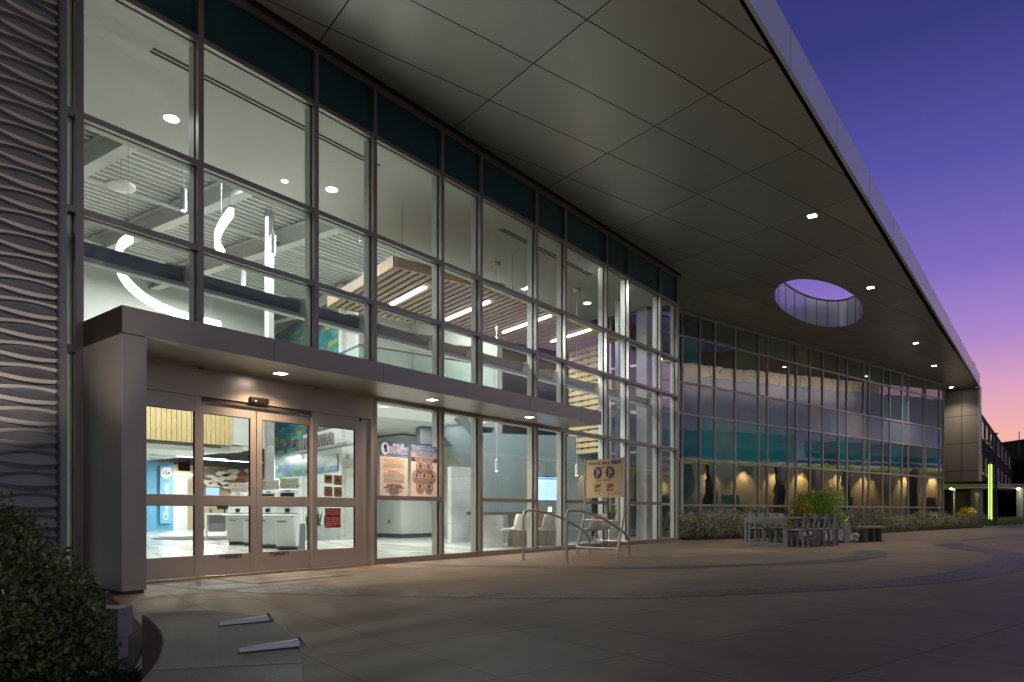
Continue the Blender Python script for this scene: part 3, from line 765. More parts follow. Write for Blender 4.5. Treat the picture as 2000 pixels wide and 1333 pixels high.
# interior light
def il(px, dep, z, e, col=(0.97, 1.0, 0.97), r=0.30):
    p = at(px, dep); o = lamp('AREA', 'ceiling_fill', (0, 0, 0), e, col, r); o.data.shape = 'DISK'; o.parent = lobby; o.location = Vector((p.x, p.y, z)) - lobby.location  # fill disc added under the ceilings to brighten the lobby, no known fixture
for X in (4.2, 7.5, 10.8, 14.2, 17.6): 
    o = lamp('SPOT', 'lobby_downlight', (0, 0, 0), 60 if X > 17 else 170, (0.97, 1.0, 0.97), 0.1, radians(130)); o.parent = lobby; o.location = Vector((X, 10.9, 7.28)) - lobby.location
il(420, 16.3, 7.90, 130); il(330, 19.5, 7.90, 150); il(240, 16.5, 7.90, 60); il(585, 17.5, 7.90, 130); il(640, 17, 7.90, 120); il(490, 14.9, 8.2, 120); il(430, 21, 7.90, 150)
il(900, 15.6, 5.66, 60); il(1040, 17.2, 5.66, 60); il(960, 17.5, 5.66, 60); il(800, 20.3, 3.53, 45); il(860, 20.6, 3.53, 30); il(900, 21.5, 8.2, 70); il(790, 20.5, 8.2, 70)
il(330, 27, 3.22, 80, r=.5); il(430, 28, 3.22, 100, r=.5); il(455, 27, 3.22, 45, r=.5); il(400, 24.5, 3.0 + .2, 80, r=.5); il(1232, 19.4, 7.28, 9); il(1150, 18.0, 7.28, 40); il(470, 31.5, 3.22, 110, r=.5); il(400, 32, 3.22, 110, r=.5)

# ------------------------------------------------------------------ relief wall at far left
rw = empty('relief_wall', (0, 8.7, 0), 'dark textured wall of stacked wavy lens shaped relief panels at the far left of the lobby', 'wall')
mb = MB(); mb.sm = True
X0, X1, nx = -2.0, 2.82, 170; P_ = 0.116; ks = 80
def wv(k, x): return (1 if k % 2 else -1) * cos(2 * pi * (x - 2.59) / 1.03)
def zb(k, x): return k * P_ + 0.031 * wv(k, x)
v = []; f = []; rows = []
for k in range(ks):
    r0, r1, r2 = [], [], []
    for i in range(nx + 1):
        x = X0 + (X1 - X0) * i / nx
        h = 0.027 + 0.024 * (0.5 - 0.5 * wv(k, x)); z = zb(k, x); zn = zb(k + 1, x)
        r0.append((x, 8.70, z)); r1.append((x, 8.70 - 0.025 - 1.2 * h, z + h)); r2.append((x, 8.69, zn - .004))
    rows += [r0, r1, r2]
v = [p for r in rows for p in r]; m = nx + 1
for j in range(len(rows) - 1):
    for i in range(nx): f.append((j * m + i, j * m + i + 1, (j + 1) * m + i + 1, (j + 1) * m + i))
mb.add(v, f)
RELIEF = mat('cast_relief', (0.38, 0.385, 0.41), 0.55, 0.0, 0.10, 2.5, bump=0.1, bscale=90)
mb.build('relief_panel', RELIEF, rw, smooth=True, sharp=25)
mb = MB(); mb.box(2.825, 2.885, 8.56, 9.06, 0, 9.4); mb.build('end_trim', mat('trim_metal', (0.26, 0.25, 0.29), 0.4, 0.6), rw)
mb = MB(); mb.box(-2, 2.825, 8.705, 8.9, 0, 9.4); mb.build('backing', DGREY, rw)
mb = MB()
for k in range(0, ks, 2):
    x = 2.625; mb.box(x - .0012, x + .0012, 8.662, 8.69, zb(k + 1, x) + .02, zb(k + 2, x) - .004)
mb.build('panel_seam', GASKET, rw)
ul = empty('ground_uplight', (2.0, 7.3, 0.05), 'small warm ground uplight at the base of the wavy relief wall behind the shrub', 'light fixture')
mb = MB(); mb.lathe((2.0, 7.3, 0), [(.05, 0.05), (.06, 0.20), (.05, .22)], 14); mb.build('housing', BLACK, ul)
o = lamp('SPOT', 'uplight_beam', (0, 0, 0.2), 150, (1.0, 0.80, 0.64), 0.05, radians(70)); o.parent = ul; o.location = (0, 0, .2)
aim_to = Vector((2.35, 8.75, 6.6)); o.rotation_euler = (aim_to - Vector((2.0, 7.3, .25))).to_track_quat('-Z', 'Y').to_euler()
#PART2
# ------------------------------------------------------------------ OFFICE WING
wing = empty('office_wing', W(31, 15.9), 'long office wing behind the hedge with dark mirror glass in a pale grid of frames', 'building')
ND = 15.9
def PB(px):
    dx, dy = dirp(px); k = ND / (dx * NX + dy * NY); return k * (dx * UX + dy * UY)
BPX = [1331.5, 1366, 1395, 1435, 1480.6, 1498, 1538.5, 1554, 1581, 1606, 1636.6, 1653, 1686, 1696.6, 1723, 1737, 1761, 1773, 1803, 1807, 1834, 1842]
BU = [17.6, 18.8] + [PB(x) for x in BPX]
fr = MB(); 
for i, u in enumerate(BU):
    wd = 0.085 if i not in (len(BU) - 4, len(BU) - 3) else 0.07
    fr.obox(W(u, ND - 0.008), BA, wd * .8, 0.076, 0.0, 8.18)
for j, z in enumerate(ZR):
    if j == 0: continue
    h = 0.08 if j < 6 else 0.12
    for a, b in zip(BU[:-1], BU[1:]):
        fr.obox(W((a + b) / 2, ND - 0.004), BA, b - a - 0.069, 0.066, z - h / 2, z + h / 2)
fr.obox(W((BU[0] + BU[-1]) / 2, ND - .02), BA, BU[-1] - BU[0], .09, 0, .1)
fr.build('mullion_grid', mat('pale_aluminium', (0.52, 0.49, 0.47), 0.4, 0.5, 0.05), wing)
rowk = {5: list('dddd') }
r3 = ['grey', 'grey', 'blue', 'grey', 'blue', 'blue', 'grey', 'blue', 'blue', 'blue', 'grey', 'blue', 'blue', 'grey', 'blue', 'blue', 'blue', 'blue', 'blue', 'blue', 'blue', 'blue', 'blue']
r4 = ['deep', 'deep', 'deep', 'teal', 'sage', 'teal', 'teal', 'teal', 'sage', 'deep', 'deep', 'dark', 'deep', 'dark', 'deep', 'dark', 'dark', 'deep', 'dark', 'dark', 'dark', 'dark', 'dark']
r6 = ['deep', 'deep', 'deep', 'deep', 'deep', 'deep', 'sage', 'sage', 'deep', 'deep', 'deep'] + ['deep'] * 12
r2 = ['deep', 'deep', 'teal', 'dark', 'dark', 'deep', 'dark', 'dark', 'deep', 'deep', 'dark'] + ['dark', 'deep'] * 6
r5 = ['dark', 'dark', 'deep', 'dark', 'deep', 'deep'] + ['dark'] * 18
r1 = ['deep', 'deep', 'deep', 'blue', 'sage', 'dark', 'deep', 'dark', 'deep', 'dark', 'dark'] + ['deep', 'dark'] * 6
for i, (a, b) in enumerate(zip(BU[:-1], BU[1:])):
    for j in range(6):
        mk = {5: r6, 4: r2, 3: r3, 2: r4, 1: r5, 0: r1}[j][i]
        z0, z1 = max(ZR[j], .1) + (.04 if j else 0), ZR[j + 1] - (.04 if j < 5 else .06)
        mb = MB(); jt = R(-.0015, .0015)
        c = W((a + b) / 2, ND + 0.0); hw = (b - a - .064) / 2
        mb.hexa([W((a + b) / 2 - hw, ND + jt, z0), W((a + b) / 2 + hw, ND - jt, z0), W((a + b) / 2 + hw, ND - jt + .02, z0), W((a + b) / 2 - hw, ND + jt + .02, z0)],
                [W((a + b) / 2 - hw, ND + jt * .3, z1), W((a + b) / 2 + hw, ND - jt * .3, z1), W((a + b) / 2 + hw, ND - jt * .3 + .02, z1), W((a + b) / 2 - hw, ND + jt * .3 + .02, z1)])
        mb.build({5: 'spandrel_panel', 3: 'blind_panel'}.get(j, 'window_pane'), BG[mk], wing)
mb = MB(); mb.prism([W(17.6, ND + .1), W(BU[-1] + .04, ND + .1), W(BU[-1] + .04, ND + 6), W(17.6, ND + 6)], 0, 8.2); mb.build('wing_body', DGREY, wing)
mb = MB(); mb.obox(W(PB(1327.5) + .02, ND - .07), BA, .14, .06, 0, 2.8); mb.build('corner_post', ALU_IN, wing)
def end_custom(m, nt, N, L, b, tc, mx):
    v = rot_coords(N, L, tc.outputs['Object'], -BA)
    l1, M = lines_of(N, L, v, 1, 1.25, .1, 0.03)
    l2, _ = lines_of(N, L, v, 2, 1.64, 0.05, 0.03)
    darken(N, L, b, mx.outputs[0], M('MAXIMUM', l1, l2), (0.03, 0.028, 0.025))
ENDP = mat('end_wall_panel', (0.34, 0.30, 0.26), 0.5, 0.3, 0.05, 0.5, custom=end_custom)
mb = MB(); mb.prism([W(46.1, 15.09), W(46.5, 15.09), W(46.5, 19), W(46.1, 19)], 2.72, 8.21)
mb.build('end_wall', ENDP, wing)
mb = MB(); mb.tube([W(46.05, 15.04, 2.72), W(46.05, 15.04, 8.2)], .09, 12); mb.build('corner_tube', FASCIA, wing, smooth=True)

# ------------------------------------------------------------------ FAR BUILDINGS
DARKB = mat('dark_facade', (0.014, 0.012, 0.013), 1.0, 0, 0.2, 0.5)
fb = empty('dark_building', (70, 3.6, 0), 'long dark unlit building receding beyond the end of the roof under the pink sky', 'building')
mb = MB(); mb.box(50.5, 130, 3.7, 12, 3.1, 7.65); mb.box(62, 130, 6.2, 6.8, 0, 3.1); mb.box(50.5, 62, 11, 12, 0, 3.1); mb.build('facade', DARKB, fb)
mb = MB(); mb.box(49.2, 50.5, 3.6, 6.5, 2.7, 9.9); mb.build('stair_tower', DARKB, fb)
mb = MB()
for x in (58, 68, 80, 95): mb.box(x, x + .5, 4.4, 5, 7.65, 8.1)
mb.tube([(84, 5, 7.65), (84, 5, 8.6)], .04, 6)
mb.build('roof_vent', DARKB, fb)
for i, x in enumerate((52.5, 56, 60, 64.5, 69.5, 75, 81, 88, 96)):
    for z in (3.6, 6.0):
        mb = MB(); mb.box(x, x + 1.7, 3.66, 3.70, z, z + 1.1); wn = mb.build('window', tinted('far_window_glass', (0.01, .012, .016), 1.8) if i == 0 and z < 4 else bpy.data.materials['far_window_glass'], fb)
        m2 = MB(); m2.box(x - .12, x, 3.60, 3.69, z - .05, z + 1.15); m2.box(x, x + 1.7, 3.60, 3.69, z - .12, z - .01); m2.build('window_frame', FASCIA, wn)
d2 = empty('dark_block', at(2010, 90), 'dark far building block at the right edge of the view with a thin roof mast', 'building')
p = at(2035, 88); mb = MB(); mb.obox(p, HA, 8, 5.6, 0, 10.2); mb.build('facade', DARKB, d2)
p = at(1990.5, 86); mb = MB(); mb.tube([p + Vector((0, 0, 8)), p + Vector((0, 0, 11))], .05, 6); mb.build('mast', DGREY, d2)
# walkway canopy with green light
wc = empty('walkway_canopy', at(1930, 52), 'thin flat walkway canopy glowing green beneath, behind the hedge at far right', 'canopy')
A0 = at(1838, 50); A1 = at(2080, 50); dn = Vector((FX, FY, 0))
GREENP = mat('canopy_white', (0.5, 0.52, 0.48), 0.4, 0.2, 0.05)
mb = MB(); mb.prism([A0, A1, A1 + dn * 3.2, A0 + dn * 3.2], 2.62, 2.80); mb.build('roof_slab', GREENP, wc)
mb = MB(); mb.prism([A0 - dn * .1, A1 - dn * .1, A1 - dn * .02, A0 - dn * .02], 2.84, 2.93); mb.build('gutter', STEELW, wc)
for px in (1864, 1992):
    p = at(px, 50.8); mb = MB(); mb.obox(p, HA, .10 if px < 1900 else .3, .1 if px < 1900 else .3, 0, 2.62); mb.build('post', GREENP if px > 1900 else STEELW, wc)
for px in (1858, 1989):
    p = at(px, 50.3, 961); mb = MB(); mb.lathe((p.x, p.y), [(.06, 2.54), (.12, 2.58), (.06, 2.615)], 12); mb.build('canopy_lamp', emis('canopy_lamp_glow', (1, .93, .75), 40), wc)
    o = lamp('POINT', 'canopy_light', (0, 0, 0), 5, (1, .9, .65), .1); o.parent = wc; o.location = Vector((p.x, p.y, 2.4)) - wc.location
pw = empty('parking_wall', at(1904, 52), 'grey brown concrete wall below the green lit canopy with an arrow and PARKING lettered upward', 'wall')
p = at(1905, 52.4); mb = MB(); mb.obox(p, HA - pi / 2, .9, .4, 0, 2.6); mb.build('wall_panel', mat('pier_concrete', (.22, .2, .17), .7, 0, .1), pw)
M0 = Matrix.Translation(at(1908, 52.15)) @ Matrix.Rotation(HA - pi / 2, 4, 'Z') @ Matrix.Rotation(pi / 2, 4, 'X')
mb = MB(); M1 = M0 @ Matrix.Translation((0, 1.35, 0)) @ Matrix.Rotation(pi / 2, 4, 'Z')
mb.text('PARKING', .28, M1, .004, space=1.15)
mb.ring(M0, .17, .03, 20, 0, 2.22, .004); mb.add([M0 @ Vector(q) for q in ((-.08, 2.16, .004), (.08, 2.16, .004), (0, 2.33, .004))], [(0, 1, 2)])
mb.rect(M0, -.09, .09, .52, .62, .004)
mb.build('lettering', FASCIA, pw)
bw = empty('board_wall', at(1868, 54), 'olive board clad wall with a small white notice behind the hedge end', 'wall')
mb = MB(); a = at(1838, 54.5); b_ = at(1894, 54.5)
for k in range(14):
    q0 = a.lerp(b_, k / 14); q1 = a.lerp(b_, (k + .9) / 14); mb.prism([q0, q1, q1 + dn * .1, q0 + dn * .1], 0, 2.5)
mb.build('boards', mat('olive_board', (.16, .14, .08), .7, 0, .1), bw)
mb = MB(); p = at(1848, 54.2); mb.obox(p, HA - pi / 2, .3, .05, .95, 1.65); mb.build('notice', WHITE, bw)
py_ = empty('light_pylon', at(1934, 46), 'tall twin tube light pylon glowing yellow green at the far right end of the hedge', 'light fixture')
mb = MB(); mb.obox(at(1934, 46), HA - pi / 2, .26, .26, 0, .4); mb.build('base', STEEL_DULL, py_)
for dx_ in (-.09, .08):
    mb = MB(); p = at(1934, 46) + Vector((RX, RY, 0)) * dx_; mb.tube([p + Vector((0, 0, .4)), p + Vector((0, 0, 4.1))], .03 if dx_ < 0 else .045, 10)
    mb.build('light_tube', emis('green_tube', (.62, .95, .16), 1.25), py_)
mb = MB(); p = at(1934, 46.1); mb.obox(p, HA - pi / 2, .05, .05, .4, 4.15); mb.build('spine', DGREY, py_)
o = lamp('POINT', 'pylon_glow', (0, 0, 0), 30, (.6, 1, .25), .3); o.parent = py_; o.location = -dn * .0 + Vector((0, 0, 2.2)) + dn * .7
def post(px, dep, z1, r, label):
    t = empty('lamp_post', at(px, dep), label, 'post'); p = at(px, dep)
    mb = MB(); mb.tube([p, p + Vector((0, 0, z1))], r, 8); mb.build('pole', DGREY, t)
    mb = MB(); mb.obox(p + Vector((RX, RY, 0)) * -.2, HA - pi / 2, .55, .2, z1, z1 + .08); mb.build('lamp_head', DGREY, t)
post(1945, 44, 5.9, .07, 'dark slender lamp post just right of the glowing light pylon')
post(1866, 43, 2.1, .03, 'thin short pole rising from the hedge left of the parking wall')

# ------------------------------------------------------------------ OPPOSITE BUILDING (seen mirrored in the wing)
ob = empty('opposite_building', (55, -12, 0), 'mauve panelled building across the plaza, seen only as a reflection in the office wing glass', 'building')
MAUVE = mat('mauve_panel', (0.36, 0.36, 0.46), 0.6, 0, 0.12, 0.8, custom=None)
mb = MB(); mb.box(14, 61, -22, -12.0, 5.2, 11.3); mb.box(61, 100, -22, -12.0, 5.2, 11.4); mb.build('upper_facade', MAUVE, ob)
mb = MB(); x = 26
while x < 60.9:
    mb.box(x + .03, x + 1.17, -12.1, -11.95, 11.32, 12.25); x += 1.2
pp_ = mb.build('parapet_panels', mat('lit_parapet', (0.62, 0.54, 0.42), 0.6, 0, 0.05), ob)
mb = MB(); mb.box(14, 100, -12.12, -11.9, 4.95, 5.2); mb.build('facade_band', DGREY, ob)
mb = MB(); mb.box(14, 52, -12.06, -11.98, 5.22, 7.2); mb.box(53, 100, -12.06, -11.98, 5.4, 6.9); mb.build('teal_glazing', tinted('opposite_teal', (0.035, .17, .205), 1.8), ob)
mb = MB(); mb.box(14, 100, -15.2, -15, 0, 4.9); mb.build('arcade_wall', mat('arcade_plaster', (0.58, 0.48, 0.3), .7, 0, .15, 1.0), ob)
mb = MB(); mb.box(14, 100, -15, -11.95, 4.8, 4.95); mb.build('arcade_ceiling', WALLW, ob)
mb = MB(); mb.box(40, 98, -12.15, -12.05, 4.60, 4.80); mb.build('arcade_light_strip', emis('yellow_green_strip', (.5, .52, .04), .5), ob)
for x in (36.5, 43, 50, 57.5, 66, 75, 85):
    mb = MB(); mb.box(x, x + .7, -12.5, -11.98, 0, 4.8); mb.build('pillar', mat('arcade_pillar', (.2, .17, .12), .7), ob) if x == 36.5 else mb.build('pillar', bpy.data.materials['arcade_pillar'], ob)
for x in (47, 60.5, 72): 
    mb = MB(); mb.box(x, x + 1.6, -15.0, -14.93, 0, 2.3); mb.build('doorway', DGREY, ob)
for x in (45.5, 49, 52.5, 55.5, 60, 63.5, 69, 73, 80, 88):
    o = lamp('SPOT', 'arcade_downlight', (0, 0, 0), 420, (1.0, .74, .36), .1, radians(95)); o.parent = ob; o.location = Vector((x, -14.3, 4.75)) - ob.location
    o.rotation_euler = (radians(-12), 0, 0)
for x in (28, 36, 44, 52, 60, 70, 82):
    o = lamp('SPOT', 'facade_flood', (0, 0, 0), 560, (.86, .90, 1.0), .2, radians(120)); o.parent = ob; o.location = Vector((x, -7.5, 4.0)) - ob.location; o.rotation_euler = Vector((0, -1, .9)).to_track_quat('-Z', 'Y').to_euler()
for x in (30, 38, 46, 54):
    o = lamp('AREA', 'parapet_wash', (0, 0, 0), 95, (1.0, .86, .68), 9, sy=.1); o.parent = ob; o.location = Vector((x, -10.6, 10.6)) - ob.location
    aim_d = Vector((0, -.9, .8)); o.rotation_euler = aim_d.to_track_quat('-Z', 'Y').to_euler()

# ------------------------------------------------------------------ INTERIOR THINGS
def PU(px, U, py=None):
    dx, dy = dirp(px); k = U / (dx * UX + dy * UY); return Vector((dx * k, dy * k, 0 if py is None else CH + (HZ - py) / FP * k * 1.0))
def nco(p): return p.x * NX + p.y * NY
# mosaic
def mosaic_custom(m, nt, N, L, b, tc, mx):
    def Mt(op, a, bb=None, c=None):
        n = N.new('ShaderNodeMath'); n.operation = op
        for i, q in enumerate((a, bb, c)):
            if q is None: continue
            if isinstance(q, (int, float)): n.inputs[i].default_value = q
            else: L.new(q, n.inputs[i])
        return n.outputs[0]
    v = rot_coords(N, L, tc.outputs['Object'], -BA)
    sp = N.new('ShaderNodeSeparateXYZ'); L.new(v, sp.inputs[0])
    row = Mt('FLOOR', Mt('DIVIDE', sp.outputs[2], 0.145))
    xo = Mt('ADD', Mt('DIVIDE', sp.outputs[1], 0.42), Mt('MULTIPLY', row, 0.37))
    cell = Mt('FLOOR', xo)
    cb = N.new('ShaderNodeCombineXYZ'); L.new(cell, cb.inputs[0]); L.new(row, cb.inputs[1])
    wn = N.new('ShaderNodeTexWhiteNoise'); L.new(cb.outputs[0], wn.inputs['Vector'])
    cr = N.new('ShaderNodeValToRGB'); cr.color_ramp.interpolation = 'CONSTANT'; e = cr.color_ramp.elements
    cols = [(.03, .22, .24), (.05, .34, .36), (.03, .16, .30), (.10, .38, .30), (.06, .10, .42), (.12, .42, .50), (.20, .36, .10), (.02, .26, .18), (.50, .52, .04), (.05, .30, .42), (.15, .14, .50), (.35, .45, .05), (.30, .20, .06), (.04, .28, .30), (.22, .03, .05)]
    while len(e) < len(cols): e.new(.5)
    for i, (q, c) in enumerate(zip(e, cols)): q.position = i / len(cols) if i < 14 else .975; q.color = (*c, 1)
    L.new(wn.outputs['Value'], cr.inputs[0])
    ns = N.new('ShaderNodeTexNoise'); ns.inputs['Scale'].default_value = 9; ns.inputs['Detail'].default_value = 6
    mp = N.new('ShaderNodeMapping'); mp.inputs['Scale'].default_value = (1, .6, 1.8); L.new(v, mp.inputs[0]); L.new(mp.outputs[0], ns.inputs['Vector'])
    mi = N.new('ShaderNodeMix'); mi.data_type = 'RGBA'; mi.blend_type = 'MIX'
    m3 = N.new('ShaderNodeMapRange'); m3.inputs['From Min'].default_value = .45; m3.inputs['From Max'].default_value = .7; m3.inputs['To Max'].default_value = .6
    L.new(ns.outputs['Fac'], m3.inputs['Value']); L.new(m3.outputs[0], mi.inputs['Factor'])
    dk_ = N.new('ShaderNodeVectorMath'); dk_.operation = 'SCALE'; dk_.inputs['Scale'].default_value = .80; L.new(cr.outputs[0], dk_.inputs[0]); L.new(dk_.outputs[0], mi.inputs['A'])
    n3 = N.new('ShaderNodeTexNoise'); n3.inputs['Scale'].default_value = 3; L.new(v, n3.inputs['Vector'])
    c2 = N.new('ShaderNodeValToRGB'); e = c2.color_ramp.elements; e[0].position = .4; e[0].color = (.02, .25, .22, 1); e[1].position = .6; e[1].color = (.09, .27, .36, 1)
    L.new(n3.outputs['Fac'], c2.inputs[0]); L.new(c2.outputs[0], mi.inputs['B']); L.new(mi.outputs['Result'], b.inputs['Base Color'])
MOS = mat('glass_mosaic', (.1, .3, .3), .25, 0, .1, custom=mosaic_custom)
mo = empty('mosaic_artwork', W(UMu, UMn + 1.5, 2.3), 'tall blue green and yellow glass tile artwork covering the white feature wall inside', 'artwork')
nl = nco(PU(539, UMu)); nr = nco(PU(661, UMu)); nm_ = nco(PU(592, UMu))
mb = MB()
def slab(mb, n0, n1, z0, z1, u0=UMu - .04, u1=UMu - .001): mb.prism([W(u0, n0), W(u1, n0), W(u1, n1), W(u0, n1)], z0, z1)
slab(mb, nl, nm_, 2.25, 8.0); slab(mb, nm_, nr, 2.25, 2.82); slab(mb, nm_, nr, 3.75, 8.0)
mb.build('tile_panel', MOS, mo)
wu = UMu - .35
ws = empty('welcome_sign', W(wu, UMn + .6, 2.95), 'grey raised letters spelling welcome on a thin shelf in front of the mosaic', 'sign')
nw = nco(PU(583, wu)); ne = nco(PU(657, wu))
Mw = Matrix.Translation(W(wu, (nw + ne) / 2 + .05, 3.34)) @ Matrix(((-NX, 0, -UX, 0), (-NY, 0, -UY, 0), (0, 1, 0, 0), (0, 0, 0, 1)))
mb = MB(); mb.text('welcome', .80, Mw, .05, bold=.03); mb.build('letters', mat('raised_grey', (.20, .20, .20), .4, .3), ws)
mb = MB(); slab(mb, nco(PU(583, wu)), nco(PU(684, wu)), 2.98, 3.06, wu - .12, wu + .2); mb.build('shelf', STEEL_DULL, ws)
def wall_text(name, label, px, py, U, size, txt, m):
    p = PU(px, U); z = CH + (HZ - py) / FP * (p.x * FX + p.y * FY)
    Mx = Matrix.Translation(Vector((p.x, p.y, z))) @ Matrix(((-NX, 0, -UX, 0), (-NY, 0, -UY, 0), (0, 1, 0, 0), (0, 0, 0, 1)))
    mb = MB(); mb.text(txt, size, Mx, .004); return mb, Mx
mb, Mx = wall_text('', '', 667, 895.5, UMu + .13, .21, 'PERMANENTE', TEXTG)
tag(mb.build('wall_lettering', TEXTG), 'thin grey PERMANENTE lettering on the wall end right of the mosaic', 'lettering')
p = PY(688, 945, 20.5); Mf = Matrix.Translation(Vector((p.x, p.y, p.z))) @ Matrix.Rotation(pi / 2, 4, 'X')
mb = MB()
for r_ in (.08, .14, .20):
    vs = []
    for q in (r_, r_ - .03):
        for k in range(9):
            t = pi / 4 + pi / 2 * k / 8; vs.append(Mf @ Vector((q * cos(t), q * sin(t), 0)))
    mb.add(vs, [(k, k + 1, 10 + k, 9 + k) for k in range(8)])
mb.disc(Mf, .03, 10); mb.text('Wi-Fi', .14, Mf @ Matrix.Translation((0, -.14, 0)), .002)
tag(mb.build('wifi_sign', TEXTG), 'small grey wi-fi symbol on the white wall right of the wall lettering', 'sign')
mb = MB(); p = at(528, 16.2, 878); mb.obox(p, BA, .12, .06, p.z - .06, p.z + .07); mb.lathe((p.x, p.y - .05), [(.03, p.z - .03), (.03, p.z + .04)], 10)
tag(mb.build('alarm_strobe', WHITE), 'small white fire alarm box on the white column left of the mosaic', 'alarm')
# kiosks
def make_kiosk():
    t = empty('checkin_kiosk', (0, 0, 0), 'x', 'kiosk', 'check-in kiosks in the lobby')
    KW = mat('kiosk_white', (.70, .71, .70), .3, 0, .03) if 'kiosk_white' not in bpy.data.materials else bpy.data.materials['kiosk_white']
    KG = mat('kiosk_grey', (.13, .15, .155), .5, 0, .05)
    mb = MB(); mb.box(-.24, .24, -.02, .42, 0.012, .62); mb.build('plinth', KG, t)
    mb = MB(); mb.hexa([(-.25, -.10, .10), (.25, -.10, .10), (.25, .06, .10), (-.25, .06, .10)], [(-.25, -.24, .80), (.25, -.24, .80), (.25, .14, .80), (-.25, .14, .80)])
    mb.build('front_panel', KW, t, bevel=.025)
    mb = MB(); mb.hexa([(-.25, -.42, .80), (.25, -.42, .80), (.25, .12, .80), (-.25, .12, .80)], [(-.25, -.40, .835), (.25, -.40, .835), (.25, .12, .86), (-.25, .12, .86)]); mb.build('shelf', KW, t, bevel=.01)
    mb = MB(); mb.hexa([(-.23, -.18, .86), (.23, -.18, .86), (.23, .16, .86), (-.23, .16, .86)], [(-.21, .02, 1.42), (.21, .02, 1.42), (.21, .16, 1.42), (-.21, .16, 1.42)]); h = mb.build('head', KW, t, bevel=.02)
    mb = MB(); mb.hexa([(-.17, -.118, 1.06), (.17, -.118, 1.06), (.17, -.10, 1.06), (-.17, -.10, 1.06)], [(-.16, -.018, 1.34), (.16, -.018, 1.34), (.16, 0, 1.34), (-.16, 0, 1.34)]); mb.build('screen', BLACK, h)
    mb = MB(); mb.box(-.06, .06, -.006, .01, 1.375, 1.395); mb.build('camera_slot', BLACK, h)
    mb = MB(); mb.box(.02, .12, -.20, -.12, .90, .98); mb.build('card_reader', BLACK, h)
    mb = MB(); mb.box(-.15, .05, -.242, -.218, .665, .68); mb.build('receipt_slot', DGREY, t)
    mb = MB(); mb.box(-.24, .22, .10, .112, 1.44, 1.68); s = mb.build('check_in_sign', mat('sign_cream', (.62, .60, .52), .5), t)
    M = Matrix.Translation((0, .098, 1.5)) @ Matrix.Rotation(pi / 2, 4, 'X'); mb = MB(); mb.k = 0
    mb.text('CHECK IN', .10, M @ Matrix.Translation((.03, 0, 0)), .001); mb.text('EXPRESS', .05, M @ Matrix.Translation((.05, .10, 0)), .001); mb.k = 1
    for x, y in ((-.17, .12), (-.12, .08), (-.18, .03), (-.13, .14)): mb.disc(M, .026, 10, x, y)
    mb.build('sign_print', [TEXTG, mat('logo_yellow', (.55, .42, .05), .5)], s)
    return t
k0 = make_kiosk()
KS = [(562, 15.8, -58, 'white check-in kiosk nearest the doors, its front fully visible between the door stiles'), (524, 16.7, -58, 'white check-in kiosk standing just behind and left of the nearest kiosk'),
      (465, 18.4, -55, 'white check-in kiosk beside the white reception desk, seen through the second door leaf'), (496, 17.9, -50, 'white check-in kiosk half hidden by the door stile, right of the one by the desk')]
for i, (px, dp, rz, lb) in enumerate(KS):
    k = k0 if i == 0 else copy_tree(k0)
    k.location = at(px, dp); k.rotation_euler.z = radians(rz); k['label'] = lb
# reception desk
dk_ = empty('reception_desk', at(440, 22.5), 'white open sided reception desk with papers on a dark round rug', 'desk')
p = at(440, 22.5); M = Matrix.Translation(p) @ Matrix.Rotation(radians(-30), 4, 'Z')
def lbox(mb, M, x0, x1, y0, y1, z0, z1):
    o = len(mb.v); mb.box(x0, x1, y0, y1, z0, z1)
    for i in range(o, len(mb.v)): mb.v[i] = M @ mb.v[i]
mb = MB(); lbox(mb, M, -.6, .7, -.35, .35, .80, .86); mb.build('desk_top', WHITE, dk_)
for x in (-.6, .05, .64):
    mb = MB(); lbox(mb, M, x, x + .06, -.34, .34, .012, .80); mb.build('leg', WHITE, dk_)
mb = MB(); lbox(mb, M, -.5, .0, -.1, .1, .25, .79); mb.build('drawer', STEEL_DULL, dk_)
mb = MB(); lbox(mb, M, -.25, .2, .05, .09, .98, 1.25); lbox(mb, M, -.05, .0, .05, .09, .86, .98)
tag(mb.build('monitor', BLACK), 'black computer monitor standing on the reception desk', 'monitor')
mb = MB(); mb.lathe(at(418, 23.3), [(1.9, .013), (1.9, .02)], 40)
tag(mb.build('rug', mat('rug_grey', (.08, .085, .09), .9)), 'round dark grey rug on the pale lobby floor under the desk', 'rug')
mb = MB(); p = PY(415, 960, 30); mb.box(p.x - .35, p.x + .35, 30, 30.05, p.z - .25, p.z + .2); q = mb.build('far_monitor', BLACK); tag(q, 'lit blue white screen far back below the floating hexagons', 'monitor')
mb = MB(); mb.box(p.x - .32, p.x + .32, 29.985, 29.998, p.z - .22, p.z + .17); mb.build('screen', emis('screen_blue', (.5, .75, 1), .9), q)
mb = MB(); lbox(mb, M, .15, .45, -.2, .1, .861, .875); lbox(mb, M, .48, .64, -.1, .12, .861, .90)
tag(mb.build('paper_stack', mat('desk_paper', (.75, .74, .70), .7)), 'white papers and folder lying on the reception desk', 'papers')
mb = MB()
for k in range(9):
    b0 = M @ Vector((-.45 + R(-.03, .03), .1 + R(-.03, .03), .86)); tip = b0 + Vector((R(-.12, .12), R(-.12, .12), R(.2, .38))); sd = Vector((.015, .01, 0)); mb.add([b0 - sd, b0 + sd, tip], [(0, 1, 2)])
tag(mb.build('desk_plant', SNAKE), 'small spiky plant at the left end of the reception desk', 'plant')
